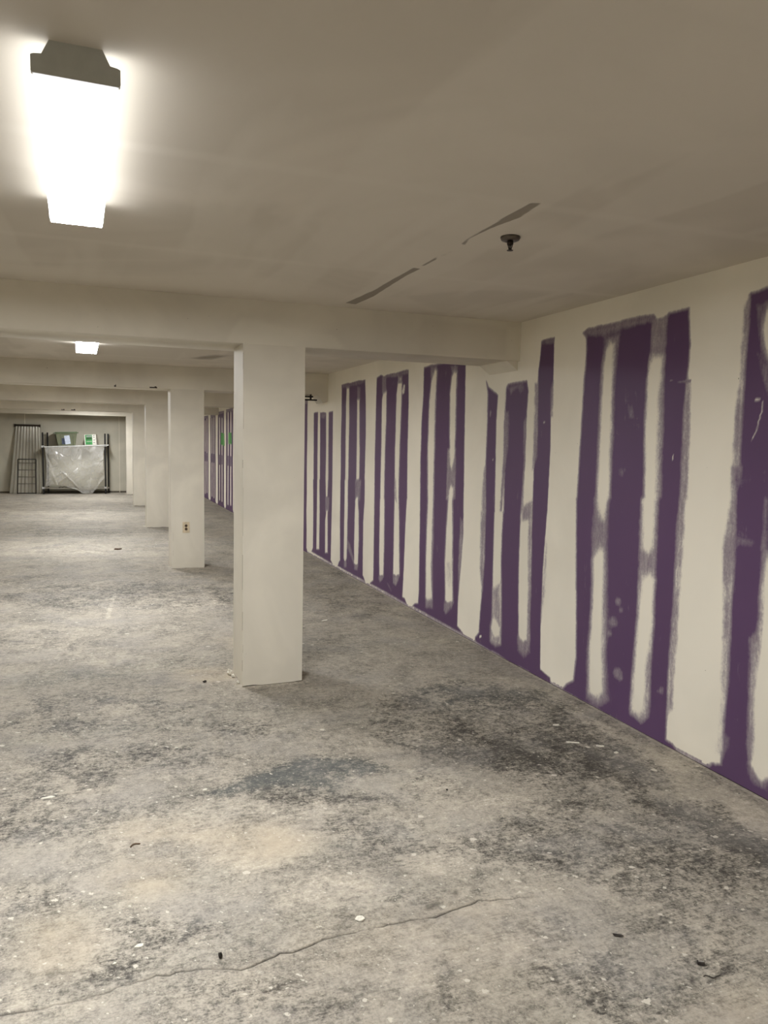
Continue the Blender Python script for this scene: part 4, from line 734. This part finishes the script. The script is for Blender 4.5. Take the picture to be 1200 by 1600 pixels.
# tote on the shelf
def zshelf(xw): return 1.255+.07*((xw+.45)-XL)/(XR-XL)+.0225
tt = empty('storage_tote', (-.665, SY0+.21, zshelf(-.665)+.008), 0); tag(tt, 'olive translucent storage tote with green lid standing on the white shelf', 'tote')
tt.rotation_euler = (0, -.045, .1)
bm = bmesh.new()
a = [bm.verts.new((sx*.215, sy*.14, 0)) for sx, sy in ((-1, -1), (1, -1), (1, 1), (-1, 1))]; b = [bm.verts.new((sx*.27, sy*.185, .335)) for sx, sy in ((-1, -1), (1, -1), (1, 1), (-1, 1))]
bm.faces.new(a[::-1]); bm.faces.new(b)
for q in range(4): bm.faces.new((a[q], a[(q+1) % 4], b[(q+1) % 4], b[q]))
obj('tub', bm, M_OLIVE, tt, bevel=.02)
for x in (-.13, .17):
    bm = bmesh.new(); box(bm, x-.006, x+.006, -.185, -.15, .03, .31); obj('rib', bm, M_OLIVE, tt)
bm = bmesh.new(); box(bm, -.305, .305, -.205, .205, .325, .350); box(bm, -.27, .27, -.18, .18, .350, .368); obj('lid', bm, M_LID, tt, bevel=.006)
for x0, x1, m, nm, lb in ((-.035, .10, M_LABEL, 'paper_label', 'pale blue paper label'), (-.125, -.045, M_LABELD, 'print', 'dark printed picture')):
    bm = bmesh.new(); v = box(bm, x0, x1, -.004, 0, 0, .235 if nm == 'paper_label' else .17)
    bmesh.ops.rotate(bm, verts=bm.verts, matrix=Matrix.Rotation(math.radians(7.6), 3, 'X')); bmesh.ops.rotate(bm, verts=bm.verts, matrix=Matrix.Rotation(-.12 if nm == 'paper_label' else 0, 3, 'Y'))
    bmesh.ops.translate(bm, verts=bm.verts, vec=(0, -.150, .035)); tag(obj(nm, bm, m, tt), lb)
# carton
ct = empty('carton', (-.03, SY0+.14, zshelf(-.03)+.006), -.18); ct.rotation_euler = (0, -.045, -.18); tag(ct, 'small green and white printed carton on the right of the white shelf', 'box')
bm = bmesh.new(); box(bm, -.15, .15, -.11, .11, 0, .285); obj('carton_body', bm, M_CARD, ct, bevel=.003)
bm = bmesh.new(); box(bm, -.13, .05, -.113, -.109, .01, .275); tag(obj('green_panel', bm, M_GREEN, ct), 'green printed front')
for z0, z1, m, nm in ((.15, .20, M_GREEN2, 'print_band'), (.215, .255, M_GREY, 'print_band'), (.09, .10, M_CARD, 'print_band')):
    bm = bmesh.new(); box(bm, -.10, .04, -.1155, -.112, z0, z1); obj(nm, bm, m, ct)
for z in (.05, .12, .19, .24):
    bm = bmesh.new(); box(bm, .075, .115, -.1125, -.109, z, z+.022); obj('small_print', bm, M_GREY, ct)

# corrugated panel leaning on the wall, wire rack in front of it
cg = empty('corrugated_panel', (-1.66, 22.72, 0)); tag(cg, 'tall corrugated plastic panel with a dark top rail leaning on the far wall', 'panel')
nx, nz = 141, 12; A, B = np.meshgrid(np.linspace(0, 1, nx), np.linspace(0, 1, nz), indexing='ij')
half = .42-.11*B; Pc = np.stack([(A-.5)*2*half+.06*B-.03, .02+.23*B-.016*np.sin(A*math.pi*2*9), .004+1.84*B], -1)
grid_mesh('corrugated_sheet', Pc, M_CORR, {}, None, cg)
bm = bmesh.new(); box(bm, -.30, .33, .225, .262, 1.81, 1.86); box(bm, -.31, -.27, .22, .265, 1.79, 1.865); box(bm, .30, .34, .22, .265, 1.79, 1.865); tag(obj('top_rail', bm, M_BRONZE, cg, bevel=.003), 'dark top rail')
wr = empty('wire_rack', (-1.66, 22.56, 0)); tag(wr, 'low black metal rack frame standing before the corrugated panel', 'rack')
bm = bmesh.new()
for a_, b_ in (((-.235, 0, 0), (-.215, .10, .925)), ((.215, 0, 0), (.225, .10, .925)), ((-.215, .10, .925), (.225, .10, .925)), ((-.235, 0, .02), (.215, 0, .02))): tube(bm, a_, b_, .013)
obj('frame', bm, M_BLACK, wr, True)
for z in (.83, .64, .455, .27):
    bm = bmesh.new(); tube(bm, (-.235+.02*z, .1*z, z), (.215+.01*z, .1*z, z), .0075); obj('rung', bm, M_BRONZE, wr, True)

# ------------------------------------------------------------------ bits on the floor
def chip(name, lab, cat, x, y, sx, sy, th, rz, mat, seed, group=None, kind='flat'):
    r = random.Random(seed); bm = bmesh.new()
    if kind == 'flat':
        n = 11; ro = [r.uniform(.72, 1.1) for _ in range(n)]
        bt = [bm.verts.new((sx*ro[k]*math.cos(6.2832*k/n), sy*ro[k]*math.sin(6.2832*k/n), 0)) for k in range(n)]
        tp = [bm.verts.new((sx*.9*ro[k]*math.cos(6.2832*k/n), sy*.9*ro[k]*math.sin(6.2832*k/n), th*r.uniform(.6, 1.2))) for k in range(n)]
        bm.faces.new(bt[::-1]); bm.faces.new(tp)
        for k in range(n): bm.faces.new((bt[k], bt[(k+1) % n], tp[(k+1) % n], tp[k]))
    elif kind == 'lump':
        bmesh.ops.create_icosphere(bm, subdivisions=2, radius=1)
        for v in bm.verts:
            q = 1+.35*noise.noise(v.co*1.7+Vector((seed, 0, 0))); v.co = Vector((v.co.x*sx*q, v.co.y*sy*q, max(0, (v.co.z*.8+.6))*th*q))
    else:
        pts = [Vector((-sx, 0, th*.5))]
        for k in range(6): pts.append(pts[-1]+Vector((2*sx/6, r.uniform(-sy, sy), r.uniform(-.2, .3)*th)))
        for a_, b_ in zip(pts, pts[1:]): a_.z = max(a_.z, th*.4); b_.z = max(b_.z, th*.4); tube(bm, a_, b_, th*.45, 6)
    o = obj(name, bm, mat, None); o.location = (x, y, -.0015); o.rotation_euler = (0, 0, rz); tag(o, lab, cat, group)
G1 = 'flakes of dried compound on the floor'
chip('compound_flake', 'long white flake on the dark floor below the widest purple panel', 'flake', 2.341, 3.285, .040, .009, .004, -.5, M_CHIP, 1, G1)
chip('compound_flake', 'small pale flake just right of the long white flake', 'flake', 2.45, 3.20, .022, .010, .004, -.4, M_CHIP, 2, G1)
chip('compound_flake', 'pale rounded flake nearest the wall, right of two others', 'flake', 2.475, 3.10, .014, .010, .004, .2, M_CHIP, 3, G1)
chip('compound_flake', 'white flake left of the purple panel foot, near the striped wall', 'flake', 2.40, 3.53, .022, .012, .004, -.2, M_CHIP, 4, G1)
chip('compound_flake', 'cream round blob of compound just above the long crack', 'flake', .796, 2.235, .017, .015, .004, .2, M_CHIP, 5, G1)
chip('compound_flake', 'small white flake at the left tip of the dark stain', 'flake', .445, 3.334, .012, .010, .004, .2, M_CHIP, 6, G1)
chip('compound_flake', 'long white flake on the left edge of the floor', 'flake', -.201, 3.472, .036, .012, .003, .1, M_CHIP, 7, G1)
chip('compound_flake', 'pale oval flake left of the crack bend', 'flake', .112, 2.33, .016, .010, .003, .1, M_CHIP, 8, G1)
chip('compound_flake', 'tiny white flake above the crack, left of the black crumb', 'flake', .04, 2.27, .007, .006, .003, .1, M_CHIP, 9, G1)
chip('compound_flake', 'bright white flake on the floor between column foot and striped wall', 'flake', 1.87, 6.30, .04, .02, .003, .6, M_CHIP, 10, G1)
chip('dark_crumb', 'tiny upright black crumb just beyond the long crack', 'crumb', .338, 2.196, .006, .009, .011, .1, M_DEB, 21, None, 'lump')
chip('dark_crumb', 'small black crumb on the floor left of the nearest column', 'crumb', .651, 4.873, .013, .009, .010, .1, M_DEB, 22, None, 'lump')
chip('dark_crumb', 'small black speck in the middle of the foreground floor', 'crumb', 1.47, 2.99, .005, .005, .005, .1, M_DEB, 27, None, 'lump')
chip('brown_scrap', 'brown curled scrap on the left foreground floor', 'scrap', .132, 2.937, .019, .008, .006, .2, M_TWIG, 23, None, 'twig')
chip('brown_scrap', 'dark scrap on the floor left of the outlet column', 'scrap', .308, 11.2, .055, .045, .014, .2, M_TWIG, 24, None, 'lump')
chip('dark_scrap', 'thin black scrap in the lower right floor, beyond the shiny one', 'scrap', 1.545, 1.885, .018, .005, .004, -.6, M_DEB, 25, None, 'lump')
chip('dark_scrap', 'crooked black scrap at the lower right, trailing to the right', 'scrap', 1.69, 1.635, .026, .010, .0035, -.3, M_DEB, 26, None, 'twig')
b = empty('metal_scrap', (1.698, 1.69, 0), -.5); tag(b, 'shiny metal scrap on a black base at the lower right of the floor', 'scrap')
bm = bmesh.new(); box(bm, -.010, .011, -.006, .006, -.001, .006); obj('base', bm, M_DEB, b, bevel=.002)
bm = bmesh.new(); box(bm, -.007, .009, -.003, .001, .006, .009); tag(obj('strip', bm, plain('bright_metal', (.7, .7, .68), .2, .9), b), 'bright metal strip')
r9 = random.Random(77)
for k, (x, y, s_, lab) in enumerate(((.842, 4.992, .017, 'largest crumbled lump of plaster at the left corner of the nearest column'), (.852, 4.930, .011, 'middle crumb of plaster along the left foot of the nearest column'), (.858, 4.79, .009, 'crumb of plaster close to the cracked front corner of the nearest column'))):
    chip('plaster_lump', lab, 'plaster', x-.012, y, s_, s_*1.4, s_*1.6, .3*k, M_CHIP, 40+k, 'plaster crumbs at the column foot', 'lump')
